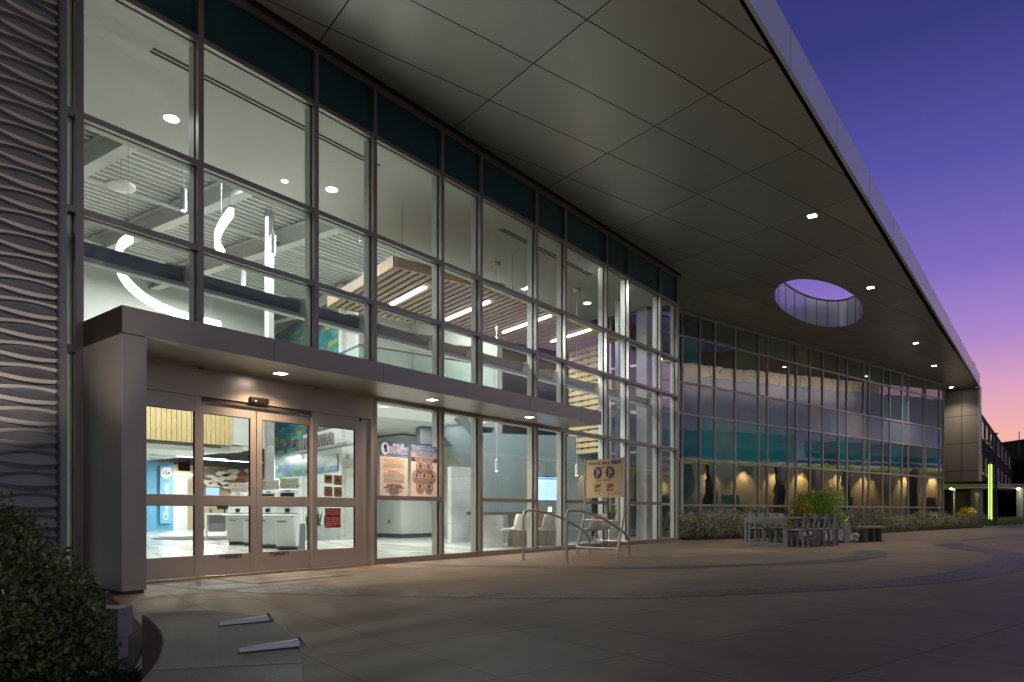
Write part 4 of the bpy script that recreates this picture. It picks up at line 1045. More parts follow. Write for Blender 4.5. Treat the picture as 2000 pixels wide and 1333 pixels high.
# suite sign and hexagons
sg = empty('suite_sign', PY(324, 960, 32.6), 'tall blue sign panel on the blue wall reading 154 and Clinical Suite upward', 'sign')
a = PY(313, 1030, 32.6); b_ = PY(336, 910, 32.6)
mb = MB(); mb.box(a.x, b_.x, 32.62, 32.68, .35, 3.05); mb.build('sign_panel', mat('sign_blue', (.16, .42, .60), .4), sg)
M = Matrix.Translation(((a.x + b_.x) / 2, 32.60, 2.72)) @ Matrix.Rotation(pi / 2, 4, 'X')
mb = MB(); mb.disc(M, .26, 24); mb.k = 1; mb.text('154', .24, M @ Matrix.Translation((0, 0, .01)), .001)
mb.k = 0; mb.text('Clinical Suite', .33, M @ Matrix.Translation((0, -1.35, 0)) @ Matrix.Rotation(pi / 2, 4, 'Z'), .002); mb.build('sign_print', [INKW, INK], sg)
hx = [(435, 926, 30), (447, 932, 34), (425, 937, 26), (455, 922, 28), (418, 948, 30), (436, 946, 26), (405, 942, 22), (474, 926, 22), (489, 921, 26), (470, 938, 20), (410, 931, 18), (446, 951, 24)]
pos_words = ['upper centre', 'right of the centre', 'left of the centre', 'upper right', 'lower left', 'low centre', 'far left', 'right of the column gap', 'farthest right', 'lower right', 'upper far left', 'lowest right']
HEXW = mat('hexagon_cream', (.75, .68, .58), .5); HEXR = mat('hexagon_rust', (.35, .10, .06), .5)
for i, (px, py, wd) in enumerate(hx):
    p = PY(px, py, 33.6); s = wd / FP * 33 / 2; mb = MB(); vs = [(cos(pi / 3 * k) * s * 1.2, sin(pi / 3 * k) * s * .42) for k in range(6)]
    mb.add([(p.x + x, 33.55, p.z + z) for x, z in vs] + [(p.x + x, 33.7, p.z + z) for x, z in vs], [(0, 1, 2, 3, 4, 5), tuple(range(11, 5, -1))] + [(k, 6 + k, 6 + (k + 1) % 6, (k + 1) % 6) for k in range(6)])
    rust = i in (7, 9)
    tag(mb.build('hexagon_tile', HEXR if rust else HEXW), ('rust' if rust else 'cream') + ' hexagon tile on the warm back wall, ' + pos_words[i] + ' of the cluster', 'wall tile', 'hexagon tiles on the warm back wall')
# planter with snake plants
pl = empty('planter_box', at(630, 21.8), 'long low grey planter box in front of the white feature wall', 'planter')
a = at(600, 21.3); b_ = at(661, 21.9); c = (a + b_) / 2; ang = math.atan2((b_ - a).y, (b_ - a).x); ln = (b_ - a).length
mb = MB(); mb.obox(c, ang, ln, .4, .012, .46); mb.build('box', mat('planter_grey', (.30, .34, .34), .5), pl)
mb = MB(); mb.obox(c, ang, ln - .06, .34, .46, .465); mb.build('soil', SOIL, pl)
for j, (fx, lb) in enumerate(((.2, 'upright snake plants at the left end of the grey planter box'), (.72, 'upright snake plants at the right end of the grey planter box'))):
    mb = MB()
    for k in range(16):
        b0 = a.lerp(b_, fx + R(-.18, .18)) + Vector((R(-.08, .08), R(-.08, .08), .46)); h = R(.35, .62); lean = Vector((R(-.1, .1), R(-.1, .1), 0)); sd = Vector((cos(k), sin(k), 0)) * .028
        mid = b0 + Vector((0, 0, h * .55)) + lean * .4; tip = b0 + Vector((0, 0, h)) + lean
        mb.add([b0 - sd * .7, b0 + sd * .7, mid + sd, tip, mid - sd], [(0, 1, 2, 3, 4)])
    tag(mb.build('snake_plant', SNAKE), lb, 'plant', 'snake plants in the grey planter')
# hanging wood canopy
ZW = 5.70
Q1 = at(770, 13.4); q1n = nco(Q1); q1u = Q1.x * UX + Q1.y * UY; Q2 = G(637, 598, ZW); q2n = nco(Q2)
def YL(u, n_): return max(0, 0)
u_end = 14.0; nb = q2n
def clipn(u):    # keep inside the glass line
    return max(q1n, (9.45 + 0 - UY * u) / NY)
wcn = empty('wood_canopy', (12, 12, ZW), 'suspended maple slat ceiling raft with four glowing strips above the waiting area', 'ceiling raft')
poly = [W(q1u, q1n), W(q1u + (u_end - q1u), clipn(u_end)), W(u_end, nb), W(q1u, nb)]
# front corner where the raft meets the glass line
uc = (9.45 - NY * q1n) / UY
if q1u < uc < u_end: poly.insert(1, W(uc, q1n))
mb = MB(); mb.prism(poly, ZW + .09, ZW + .12); mb.build('backing', DARKGAP, wcn)
mb = MB(); u = q1u + .04
while u < u_end - .05:
    n0 = clipn(u + .1); mb.obox(W(u + .055, (n0 + nb) / 2), BA, .11, nb - n0, ZW, ZW + .09); u += .185
mb.build('slats', WOODG, wcn)
mb = MB(); mb.obox(W(q1u - .02, (q1n + nb) / 2), BA, .04, nb - q1n + .04, ZW - .005, ZW + .21)
e1 = min(uc, u_end); mb.obox(W((q1u + e1) / 2, q1n - .02), BA, e1 - q1u + .0, .04, ZW - .006, ZW + .20)
mb.obox(W((q1u + u_end) / 2, nb + .02), BA, u_end - q1u, .04, ZW - .006, ZW + .20)
mb.build('edge_boards', WOOD, wcn)
for (x0, y0, x1, y1) in ((764, 596, 830, 562), (872, 625, 955, 590), (983, 650, 1075, 617), (1077, 668, 1160, 642)):
    a = G(x0, y0, ZW - .02); b_ = G(x1, y1, ZW - .02); mb = MB(); mb.beam(a, b_, .06, .035); mb.build('strip_light', LED, wcn)
mb = MB()
for (u_, n_) in ((q1u + .5, q1n + .6), (q1u + .5, nb - .6), (q1u + 2.6, nb - .6), (q1u + 4, q1n + 1.4)): p = W(u_, n_); mb.tube([p + Vector((0, 0, ZW + .12)), p + Vector((0, 0, 8.3 if p.y > 12.6 else 7.29))], .006, 5)
mb.build('hanger_cable', STEEL_DULL, wcn)
# slat wall
swu = 13.9; n0 = nco(PU(1172, swu)); n1 = 15.3
swl = empty('slat_wall', W(swu, (n0 + n1) / 2, 2.6), 'wall of horizontal maple slats with small black clips right of the glass guard', 'slat screen')
mb = MB(); slab(mb, n0, n1, 2.6, 5.69, swu + .06, swu + .12); mb.build('backing', mat('slat_backing', (.42, .38, .33), .7), swl)
mb = MB(); z = 2.62; cl = MB()
while z < 5.6:
    slab(mb, n0, n1, z, z + .115, swu, swu + .05)
    for k, fq in enumerate((.12, .42, .62, .9)):
        nn = n0 + (n1 - n0) * (1 - fq); slab(cl, nn, nn + .035, z + .115, z + .165, swu + .01, swu + .05)
    z += .175
mb.build('slats', WOODV, swl); cl.build('clips', BLACK, swl)
# ring lights
def ribbon(name, pts, zc, h, label):
    P = [G(x, y, zc) for x, y in pts]; sm = []
    for i in range(len(P) - 1):
        p0 = P[max(i - 1, 0)]; p1 = P[i]; p2 = P[i + 1]; p3 = P[min(i + 2, len(P) - 1)]
        for k in range(6):
            t = k / 6; sm.append(.5 * ((2 * p1) + (p2 - p0) * t + (2 * p0 - 5 * p1 + 4 * p2 - p3) * t * t + (3 * p1 - 3 * p2 + p3 - p0) * t ** 3))
    sm.append(P[-1])
    t_ = empty(name, sm[0], label, 'pendant light')
    mb = MB()
    for a, b in zip(sm[:-1], sm[1:]): mb.beam(a - Vector((0, 0, h / 2)), b - Vector((0, 0, h / 2)), .09, h)
    mb.build('light_ribbon', emis('ribbon_glow', (.95, .98, 1), 3.2) if 'ribbon_glow' not in bpy.data.materials else bpy.data.materials['ribbon_glow'], t_)
    mb = MB()
    for a, b in zip(sm[:-1], sm[1:]): mb.beam(a + Vector((0, 0, .02)), b + Vector((0, 0, .02)), .10, .04)
    mb.build('housing', WHITE, t_)
    mb = MB()
    for q in (sm[2], sm[-3]): mb.tube([q + Vector((0, 0, .04)), Vector((q.x, q.y, 8.5 if q.y > 12.6 else 7.3))], .004, 4)
    mb.build('cable', STEEL_DULL, t_)
ribbon('ring_light', [(255, 458), (238, 470), (231, 490), (233, 520), (256, 555), (300, 588), (360, 612), (430, 630)], 6.2, .16, 'long glowing curved ribbon pendant sweeping above the entrance portal')
ribbon('ring_light', [(452, 406), (436, 428), (424, 455), (426, 476), (435, 492)], 6.6, .16, 'short glowing hooked ribbon pendant left of the vertical light strip')
# ceiling speaker disc & cylinder lights
p = at(236, 14.0, 364); t_ = empty('disc_speaker', p, 'round white disc speaker hanging under the ribbed ceiling', 'speaker')
mb = MB(); mb.lathe((p.x, p.y), [(.22, p.z - .05), (.27, p.z - .02), (.27, p.z + .03), (.18, p.z + .06)], 32); mb.build('disc', WHITE, t_, smooth=True)
mb = MB(); mb.tube([(p.x, p.y, p.z + .06), (p.x, p.y, 8.5)], .006, 5); mb.build('cable', STEEL_DULL, t_)
for px, py, lb in ((359, 412, 'white cylinder spotlight hanging left of the first tall mullion'), (533, 497, 'white cylinder spotlight hanging just right of the vertical light strip'), (476, 556, 'white cylinder spotlight hanging low between the two ribbon lights and the column')):
    dp = 14.4 if px < 400 else (16.6 if px > 500 else 18.5); p = at(px, dp, py); t_ = empty('cylinder_light', p, lb, 'spotlight', 'white cylinder lights under the ribbed ceiling')
    mb = MB(); mb.lathe((p.x, p.y), [(.065, p.z), (.065, p.z + .46)], 18); mb.build('cylinder', mat('cylinder_grey', (.35, .36, .36), .5) if 'cylinder_grey' not in bpy.data.materials else bpy.data.materials['cylinder_grey'], t_, smooth=True)
    mb = MB(); mb.tube([(p.x, p.y, p.z + .46), (p.x, p.y, 8.5)], .01, 6); mb.build('stem', STEELW, t_)
    mb = MB(); mb.lathe((p.x, p.y), [(.05, p.z - .004), (.05, p.z - .001)], 14); mb.build('lens', LED, t_)
# pendants
for px, py0, py1, lb in ((970, 921, 900, 'slim white cylinder pendant on a long cord over the left end of the counter'), (1126, 929, 908, 'slim white cylinder pendant on a long cord in front of the blue grey partition')):
    c = G(px, 513 if px < 1000 else 565, 7.3); dp = c.x * FX + c.y * FY
    z0 = CH + (HZ - py0) / FP * dp; t_ = empty('pendant_lamp', (c.x, c.y, z0), lb, 'pendant lamp', 'slim cylinder pendants over the counter')
    mb = MB(); mb.lathe((c.x, c.y), [(.042, z0), (.045, z0 + .30), (.02, z0 + .32)], 16); mb.build('shade', WHITE, t_, smooth=True)
    mb = MB(); mb.tube([(c.x, c.y, z0 + .32), (c.x + .02, c.y, z0 + .8), (c.x - .01, c.y, z0 + 1.2), (c.x, c.y, z0 + 1.6), (c.x, c.y, 7.3)], .006, 5); mb.build('cord', WHITE, t_)
    mb = MB(); mb.lathe((c.x, c.y), [(.09, 7.19), (.10, 7.295)], 16); mb.build('ceiling_rose', WHITE, t_)
    mb = MB(); mb.lathe((c.x, c.y), [(.035, z0 - .004), (.035, z0 - .001)], 12); mb.build('lens', LEDW, t_)
# TV
p = at(1062, 19.2); a = at(1032, 19.1, 932); b_ = at(1091, 19.5, 978); ang = math.atan2((b_ - a).y, (b_ - a).x); ln = Vector((b_.x - a.x, b_.y - a.y, 0)).length
tv = empty('wall_television', Vector((a.x, a.y, 0)).lerp(Vector((b_.x, b_.y, 0)), .5), 'wall mounted television showing a pale blue page on the grey partition', 'television')
c = (a + b_) / 2; mb = MB(); mb.obox(c, ang, ln, .06, 1.20, 1.90); mb.build('bezel', BLACK, tv)
nrm = Vector((sin(ang), -cos(ang), 0)); mb = MB(); mb.obox(c + nrm * .033, ang, ln - .04, .004, 1.225, 1.875); mb.build('screen', emis('tv_blue', (.42, .62, 1.0), 1.3), tv)
mb = MB(); mb.obox(c + nrm * .037, ang, ln - .05, .002, 1.81, 1.86)
for k in range(7): mb.obox(c + nrm * .037, ang, ln - .2, .002, 1.31 + k * .065, 1.314 + k * .065)
mb.build('screen_header', emis('tv_teal', (.12, .4, .6), .9), tv)
# counter
GRAN = mat('speckled_granite', (.14, .14, .12), .3, 0, .9, 60)
ct = empty('counter_table', at(1000, 17.3), 'standing counter with speckled granite top and white end panel below the pendants', 'counter')
a = at(912, 17.9); b_ = at(1076, 18.0); c = (a + b_) / 2; ang = math.atan2((b_ - a).y, (b_ - a).x); ln = (b_ - a).length
mb = MB(); mb.obox(c, ang, ln, .8, .82, .90); mb.build('counter_top', GRAN, ct)
p = at(961, 17.25); mb = MB(); mb.obox(p, ang, .55, .5, .012, .82); mb.build('end_panel', MARB, ct)
p = at(1040, 18.1); mb = MB(); mb.obox(p, ang, 1.3, .06, .012, .82); mb.build('back_panel', WARMW, ct)
mb = MB(); p = at(1074, 17.6); mb.lathe((p.x, p.y), [(.05, .905), (.045, 1.0), (.05, 1.02)], 14)
q = mb.build('candle_lamp', emis('candle_glow', (1, .72, .35), 3)); tag(q, 'small glowing table lamp on the right end of the counter', 'lamp')
def make_shell():
    t = empty('shell_chair', (0, 0, 0), 'x', 'chair', 'white shell chairs at the counter'); mb = MB()
    prof = [(-.22, .46), (-.18, .445), (0, .44), (.14, .45), (.20, .50), (.235, .60), (.27, .75), (.29, .84)]; v = []
    for j, (y, z) in enumerate(prof):
        for i in range(7):
            s = (i - 3) / 3; wd = .23 if j < 5 else .21 - .02 * (j - 5); curve = .05 * s * s
            v.append((s * wd, y - (curve if j > 4 else 0), z + (curve if j <= 4 else 0)))
    n = 7; f = [(j * n + i, j * n + i + 1, (j + 1) * n + i + 1, (j + 1) * n + i) for j in range(len(prof) - 1) for i in range(n - 1)]
    mb.add(v, f); s = mb.build('seat_shell', WHITE, t, smooth=True, sharp=80); md = s.modifiers.new('solid', 'SOLIDIFY'); md.thickness = .015
    for sx in (-1, 1):
        for sy in (-1, 1):
            mb = MB(); mb.tube([(sx * .12, sy * .10, .44), (sx * .22, sy * .22, .012)], .009, 6); mb.build('leg', CHROME, t)
    return t
s0 = make_shell()
for i, (px, dp, rz, lb) in enumerate(((996, 17.0, -120, 'white shell chair nearest the white end panel of the counter'), (1021, 16.7, 140, 'second white shell chair from the end panel, seen from behind'), (1060, 17.0, 170, 'white shell chair below the television, left of its pair'),
        (1079, 17.4, 150, 'white shell chair below the television, right of its pair'), (1152, 16.6, 170, 'white shell chair behind the left post of the sign stand'), (1176, 17.4, 110, 'farthest right white shell chair, under the sign board'))):
    k = s0 if i == 0 else copy_tree(s0); k.location = at(px, dp); k.rotation_euler.z = radians(rz); k['label'] = lb
mb = MB(); p = at(826, 24.0, 998); mb.box(p.x - .2, p.x + .2, 22.65, 22.69, p.z - .22, p.z + .25)
q = mb.build('notice_board', STEELW); tag(q, 'small framed notice on the rounded white wall below the posters', 'notice board')
mb = MB(); mb.box(p.x - .17, p.x + .17, 22.635, 22.648, p.z - .19, p.z + .22); mb.build('paper', mat('notice_paper', (.45, .45, .42), .6), q)
pp = empty('potted_plant', at(1192, 19.3), 'leafy plant in a tall white pot seen behind the sign board', 'plant'); p = at(1192, 19.3)
mb = MB(); mb.obox(p, BA, .5, .4, .012, .62); mb.build('pot', WHITE, pp)
mb = MB()
for k in range(60):
    a_ = R(0, 6.28); l_ = R(.25, .5); b0 = p + Vector((0, 0, .62)); t1 = b0 + Vector((cos(a_) * l_ * .6, sin(a_) * l_ * .6, l_ * R(.4, 1))); sd = Vector((-sin(a_), cos(a_), 0)) * .03
    mid = b0.lerp(t1, .6) + Vector((0, 0, .06)); mb.add([b0, mid + sd, t1, mid - sd], [(0, 1, 2, 3)])
mb.build('foliage', SNAKE, pp)

# ------------------------------------------------------------------ NOTICES ON THE GLASS
PINKP = mat('poster_paper', (.95, .88, .90), .6, 0, .02); PBLUE = mat('poster_blue', (.01, .13, .55), .5); PGREY = mat('poster_grey', (.12, .10, .11), .6)
def poster_frame(px0, px1, pyb, pyt, Y=YA + .024):
    a = PY(px0, pyb, Y); b = PY(px1, pyb, Y); za = a.z; zt = PY(px0, pyt, Y).z
    w_, h_ = b.x - a.x, zt - za
    M = Matrix.Translation((a.x + w_ / 2, Y, za + h_ / 2)) @ Matrix.Rotation(pi / 2, 4, 'X')
    return M, w_, h_
M, w_, h_ = poster_frame(742, 796, 970, 861.5)
t_ = empty('mask_poster', M.translation, 'tall pink poster with blue header reading mask or face covering required to enter facility', 'poster')
mb = MB(); mb.rect(M, -w_/2, w_/2, -h_/2, h_/2); mb.rect(M, -w_/2, w_/2, -h_/2, h_/2, -.003); mb.build('sheet', PINKP, t_)
top = h_ / 2; hh = h_ * .27
mb = MB(); mb.rect(M, -w_/2, w_/2, top - hh, top, .001); mb.build('header', PBLUE, t_)
mb = MB(); mb.k = 0; cy = top - hh * .48
mb.disc(M, w_ * .14, 24, -w_ * .32, cy, .0015, ry=w_ * .17)
for i, s in enumerate(('MASK OR', 'FACE COVERING', 'REQUIRED TO', 'ENTER FACILITY')): mb.text(s, w_ * .098, M @ Matrix.Translation((w_ * .16, top - hh * (.17 + .19 * i), .0016)), .0003)
mb.text('YOUR HEALTH AND SAFETY ARE OUR TOP PRIORITY', w_ * .042, M @ Matrix.Translation((0, top - hh * .93, .0016)), .0002)
mb.k = 1; mb.disc(M, w_ * .065, 16, -w_ * .31, cy + w_ * .05, .003, ry=w_ * .075); mb.k = 2; mb.disc(M, w_ * .06, 16, -w_ * .29, cy - w_ * .04, .0035)
mb.k = 1; cols = [3, 4, 4, 1, 1, 1]; y = top - hh - h_ * .045
EN = ['FOLLOWING CDC GUIDELINES IT IS NECESSARY FOR VISITORS', 'ENTERING OUR FACILITY TO WEAR A MASK', 'AND FACE COVERING', 'IF YOU DO NOT HAVE A MASK, PLEASE SEE US', 'WE WILL PROVIDE ONE FOR YOU', 'THANK YOU FOR YOUR COOPERATION AND PATIENCE']
SP = ['DE ACUERDO A LAS NORMAS ES NECESARIO QUE LOS VISITANTES', 'USEN MASCARILLA', 'SI NO TIENE UNA MASCARILLA, POR FAVOR', 'VEA A UN EMPLEADO EN LA ENTRADA', 'LE PROPORCIONAREMOS UNA MASCARILLA', 'PARA PROTEGER SU SALUD Y LA DE LOS DEMAS', 'EN NUESTRAS INSTALACIONES', 'GRACIAS POR SU COOPERACION']
CN = ['进入本院所有访客', '必须佩戴口罩或面罩', '如果您没有口罩请告知我们', '谢谢您的合作', '我们将为您提供口罩', '保护您的健康', '祝您平安']
for blk, cc in ((EN, [1, 3, 3, 1, 1, 1]), (SP, [4, 4, 1, 1, 1, 1, 1, 1]), (CN, [4, 1, 1, 1, 1, 1, 1])):
    for s, c in zip(blk, cc):
        mb.k = c; mb.text(s, min(w_ * .05, w_ * .88 / (len(s) * .66)) * (1.25 if blk is CN else 1), M @ Matrix.Translation((0, y, .0016)), .0002); y -= h_ * .0305
    y -= h_ * .018
mb.build('print', [INKW, mat('print_navy', (.05, .04, .09), .6), PBLUE, mat('print_orange', (.5, .16, .02), .6), mat('print_red', (.4, .05, .03), .6)], t_)
M, w_, h_ = poster_frame(803, 853.5, 971.5, 868)
t_ = empty('guidance_poster', M.translation, 'pink poster with seven round pictograms right of the mask poster', 'poster')
mb = MB(); mb.rect(M, -w_/2, w_/2, -h_/2, h_/2); mb.rect(M, -w_/2, w_/2, -h_/2, h_/2, -.003); mb.build('sheet', PINKP, t_)
top = h_ / 2
mb = MB(); mb.rect(M, -w_/2, w_/2, top - h_ * .115, top, .001); mb.build('header', PBLUE, t_)
mb = MB(); mb.rect(M, -w_/2, w_/2, top - h_ * .23, top - h_ * .115, .001); mb.build('subheader', mat('poster_lilac', (.42, .46, .72), .6), t_)
mb = MB(); mb.rect(M, -w_/2, w_/2, top - h_ * .32, top - h_ * .235, .001); mb.build('caption_bar', PGREY, t_)
mb = MB(); mb.k = 0
for i, s in enumerate(('PREVENT THE SPREAD OF COVID-19 IF YOU', 'HAVE A FEVER, COUGH OR SHORTNESS OF', 'BREATH PLEASE TELL OUR STAFF TODAY')): mb.text(s, w_ * .048, M @ Matrix.Translation((0, top - h_ * (.025 + .032 * i), .0016)), .0002)
mb.text('HELP US KEEP EVERYONE SAFE', w_ * .055, M @ Matrix.Translation((0, top - h_ * .262, .0016)), .0002); mb.text('RECOMMENDATIONS TODAY', w_ * .05, M @ Matrix.Translation((0, top - h_ * .295, .0016)), .0002)
mb.k = 1
for i, s in enumerate(('SI TIENE FIEBRE, TOS O FALTA DE ALIENTO', 'DIGA A NUESTRO PERSONAL', 'GRACIAS POR SU AYUDA')): mb.text(s, w_ * .05, M @ Matrix.Translation((0, top - h_ * (.14 + .032 * i), .0016)), .0002)
rc = w_ * .165
for i, (x, y_) in enumerate(((-.16, .42), (.16, .42), (-.30, .61), (.0, .61), (.30, .61), (-.16, .81), (.18, .81))):
    cx, cy = x * w_, top - h_ * y_; mb.k = 3; mb.disc(M, rc * .97, 28, cx, cy, .0012, ry=rc * 1.12)
    mb.k = 1
    vs = [M @ Vector((cx + q * rc * cos(2 * pi * j / 28), cy + q * rc * 1.14 * sin(2 * pi * j / 28), .0018)) for q in (1, .93) for j in range(28)]
    mb.add(vs, [(j, (j + 1) % 28, 28 + (j + 1) % 28, 28 + j) for j in range(28)])
    mb.k = 2 if i in (1, 2, 6) else 1
    mb.disc(M, rc * .18, 10, cx, cy + rc * .55, .0018); mb.disc(M, rc * .30, 10, cx + rc * .05 * (-1) ** i, cy + rc * .18, .0018, ry=rc * .22)
    mb.k = 1
    for q in range(3): mb.rect(M, cx - rc * (.6 - .12 * q), cx + rc * (.6 - .12 * q), cy - rc * (.30 + .2 * q), cy - rc * (.22 + .2 * q), .0018)
mb.build('print', [INKW, bpy.data.materials['print_navy'], PBLUE, mat('poster_shade', (.55, .43, .42), .6)], t_)
# notices on the right sidelight
Yd = YA - .045 + .010
TAN = mat('notice_tan', (.42, .28, .20), .6)
for i, (x0, x1, y0, y1, lb) in enumerate(((633, 649.5, 944, 927.5, 'tan square notice with a service dog symbol, upper left of four'), (651.5, 668, 947.5, 928.5, 'tan square notice with a wheelchair symbol, upper right of four'),
        (633, 649.5, 970, 950.5, 'tan square notice with a no smoking symbol, lower left of four'), (652, 668, 970.5, 951.5, 'tan square notice with a no phone symbol, lower right of four'))):
    M, w_, h_ = poster_frame(x0, x1, y0, y1, Yd)
    t_ = empty('door_notice', M.translation, lb, 'notice', 'tan square notices on the door sidelight')
    mb = MB(); mb.rect(M, -w_/2, w_/2, -h_/2, h_/2); mb.build('sheet', TAN, t_)
    mb = MB(); z = .001
    if i == 0:
        mb.rect(M, -.045, .035, .0, .035, z); mb.rect(M, .03, .055, .02, .065, z)
        for q in (-.045, -.025, .005, .025): mb.rect(M, q, q + .01, -.04, 0, z)
        mb.rect(M, -.05, .05, -.07, -.06, z)
    elif i == 1:
        mb.disc(M, .014, 10, -.01, .065, z); mb.rect(M, -.017, -.005, -.01, .05, z); mb.ring(M, .042, .011, 20, 0, -.03, z); mb.rect(M, -.01, .03, -.012, .0, z); mb.rect(M, .025, .036, -.06, .0, z); mb.rect(M, -.01, .025, .02, .03, z)
    else:
        mb.ring(M, .052, .011, 24, 0, -.005, z)
        mb.add([M @ Vector(q) for q in ((-.035, .024, z), (-.028, .032, z), (.035, -.034, z), (.028, -.042, z))], [(0, 1, 2, 3)])
        mb.rect(M, -.028, .028, -.01, .002, z + .0003); mb.rect(M, -.05, .05, .065, .073, z); mb.rect(M, -.05, .05, -.08, -.073, z)
    mb.build('symbol', INK, t_)
M, w_, h_ = poster_frame(635, 665.5, 1031.5, 993, Yd)
t_ = empty('emergency_notice', M.translation, 'dark red notice with white text low on the right sidelight', 'notice')
mb = MB(); mb.rect(M, -w_/2, w_/2, -h_/2, h_/2); mb.build('sheet', mat('notice_red', (.32, .008, .012), .5), t_)
mb = MB()
for i, s in enumerate(('24 Hour Emergency', 'Services are available at', 'our Emergency Department', '', 'Enter at the North East', 'Corner of the Medical', 'Center Building, Baldwin', 'Park Blvd. & Dalewood', '(626) 851-1011')):
    if s: mb.text(s, .031, M @ Matrix.Translation((-w_ * .44, h_ * (.40 - .098 * i), .001)), .0003, ax='LEFT')
mb.build('print', mat('print_pink', (.8, .55, .55), .6), t_)
M, w_, h_ = poster_frame(348, 371.5, 920, 897, Yd)
mb = MB(); mb.rect(M, -w_/2, w_/2, -h_/2, h_/2); q = mb.build('black_notice', BLACK); tag(q, 'small square black notice on the left sidelight glass', 'notice')
mb = MB(); mb.text('NOTICE', .022, M @ Matrix.Translation((-.05, h_ * .32, .001)), .0002); mb.build('print', TEXTG, q)
M, w_, h_ = poster_frame(290, 372, 965, 885, Yd)
mb = MB()
for i, s in enumerate(('unifying words, or that are made of', 'flexible plastics containing chemicals', '', 'known to the State to cause harm', 'are present in these facilities', 'For more information please go to', 'the public health warnings page', 'or ask a member of our staff', 'at the front desk', 'Thank you')):
    if s: mb.text(s, .034 if i < 2 else .022, M @ Matrix.Translation((-w_ * .48, h_ * (.46 - .09 * i), .001)), .0002, ax='LEFT')
tag(mb.build('glass_lettering', TEXTG), 'small grey lines of text lettered on the left sidelight glass', 'lettering')

# ------------------------------------------------------------------ PLAZA THINGS
def rail(x0, x1, y, label):
    t = empty('corral_rail', ((x0 + x1) / 2, y, 0), label, 'rail', 'curved steel rails beside the sign stand'); mb = MB(); H = .925
    pts = [(x0, y, .02), (x0, y, .4), (x0, y, .78), (x0 + .012, y, .86), (x0 + .05, y, .91), (x0 + .12, y, H), (x0 + .22, y, H)]
    n = 14
    for k in range(1, n + 1):
        s = k / n; X = x0 + .22 + (x1 - x0 - .40) * s; pts.append((X, y, H - .45 * s ** 1.75))
    zl = pts[-1][2]; pts += [(x1 - .10, y, zl - .06), (x1 - .035, y, zl - .12), (x1, y, zl - .20), (x1, y, .02)]
    mb.tube(pts, .0235, 14); mb.build('rail_tube', CHROME, t, smooth=True)
    for x in (x0, x1):
        mb = MB(); mb.lathe((x, y), [(.055, .001), (.055, .014), (.032, .018), (.03, .03)], 18); mb.build('base_flange', CHROME, t, smooth=True)
    return t
rail(10.16, 12.50, 7.74, 'curved steel rail nearer the glass, left of the sign stand'); rail(10.02, 12.28, 6.68, 'curved steel rail nearer the plaza, in front of the sign stand')
ss = empty('sign_stand', (11.9, 7.2, 0), 'steel tube stand carrying the square tan how-to-use board between two curved rails', 'sign')
TA = PY(1141, 1003, 7.73); 
yl, yr = 7.73, 6.67
xl0, xr0 = 11.99, 11.81
def gy(px, Y): return PY(px, 900, Y).x
xtl = gy(1142.5, yl); xtr = gy(1219.5, yr)
for (xb, xt, y, zt) in ((xl0, xtl, yl, 2.03), (xr0, xtr, yr, 2.02)):
    mb = MB(); mb.tube([(xb, y, .01), (xb, y, .10), (xb + .012, y, .17), (xt - .015, y, .83), (xt - .003, y, .90), (xt, y, .98), (xt, y, zt - .02)], .024, 14); mb.lathe((xt, y), [(.024, zt - .02), (.018, zt - .005), (.006, zt)], 12)
    mb.build('post', CHROME, ss, smooth=True)
    mb = MB(); mb.lathe((xb, y), [(.055, .001), (.055, .014), (.03, .02)], 18); mb.build('base_flange', CHROME, ss, smooth=True)
mb = MB(); mb.tube([((xl0 + xtl) / 2 + .06, yl, .72), ((xr0 + xtr) / 2 + .06, yr, .72)], .018, 10); mb.build('cross_bar', CHROME, ss, smooth=True)
mb = MB(); mb.tube([(12.0, 7.7, .22), (12.45, 7.7, .22)], .014, 8); mb.tube([(11.99, yl, .17), (11.9, 7.2, .17), (11.82, yr, .17)], .016, 8); mb.tube([(12.5, 7.74, .30), (12.28, 6.68, .30)], .016, 8); mb.tube([(10.16, 7.74, .18), (11.99, 7.73, .18)], .012, 8)
mb.build('low_bar', CHROME, ss, smooth=True)
pl_, pr_ = Vector((xtl, yl - .024, 0)), Vector((xtr, yr + .024, 0))
c = (pl_ + pr_) / 2; dv = (pr_ - pl_); bw_ = dv.length; ang = math.atan2(dv.y, dv.x)
zb0, zb1 = 1.19, 1.985
mb = MB(); mb.obox(c, ang, bw_, .008, zb0, zb1); bd_ = mb.build('board', mat('board_tan', (.62, .50, .38), .45, 0, .03), ss)
M = Matrix.Translation(c + Vector((0, 0, (zb0 + zb1) / 2))) @ Matrix.Rotation(ang, 4, 'Z') @ Matrix.Rotation(pi / 2, 4, 'X') @ Matrix.Translation((0, 0, .0048))
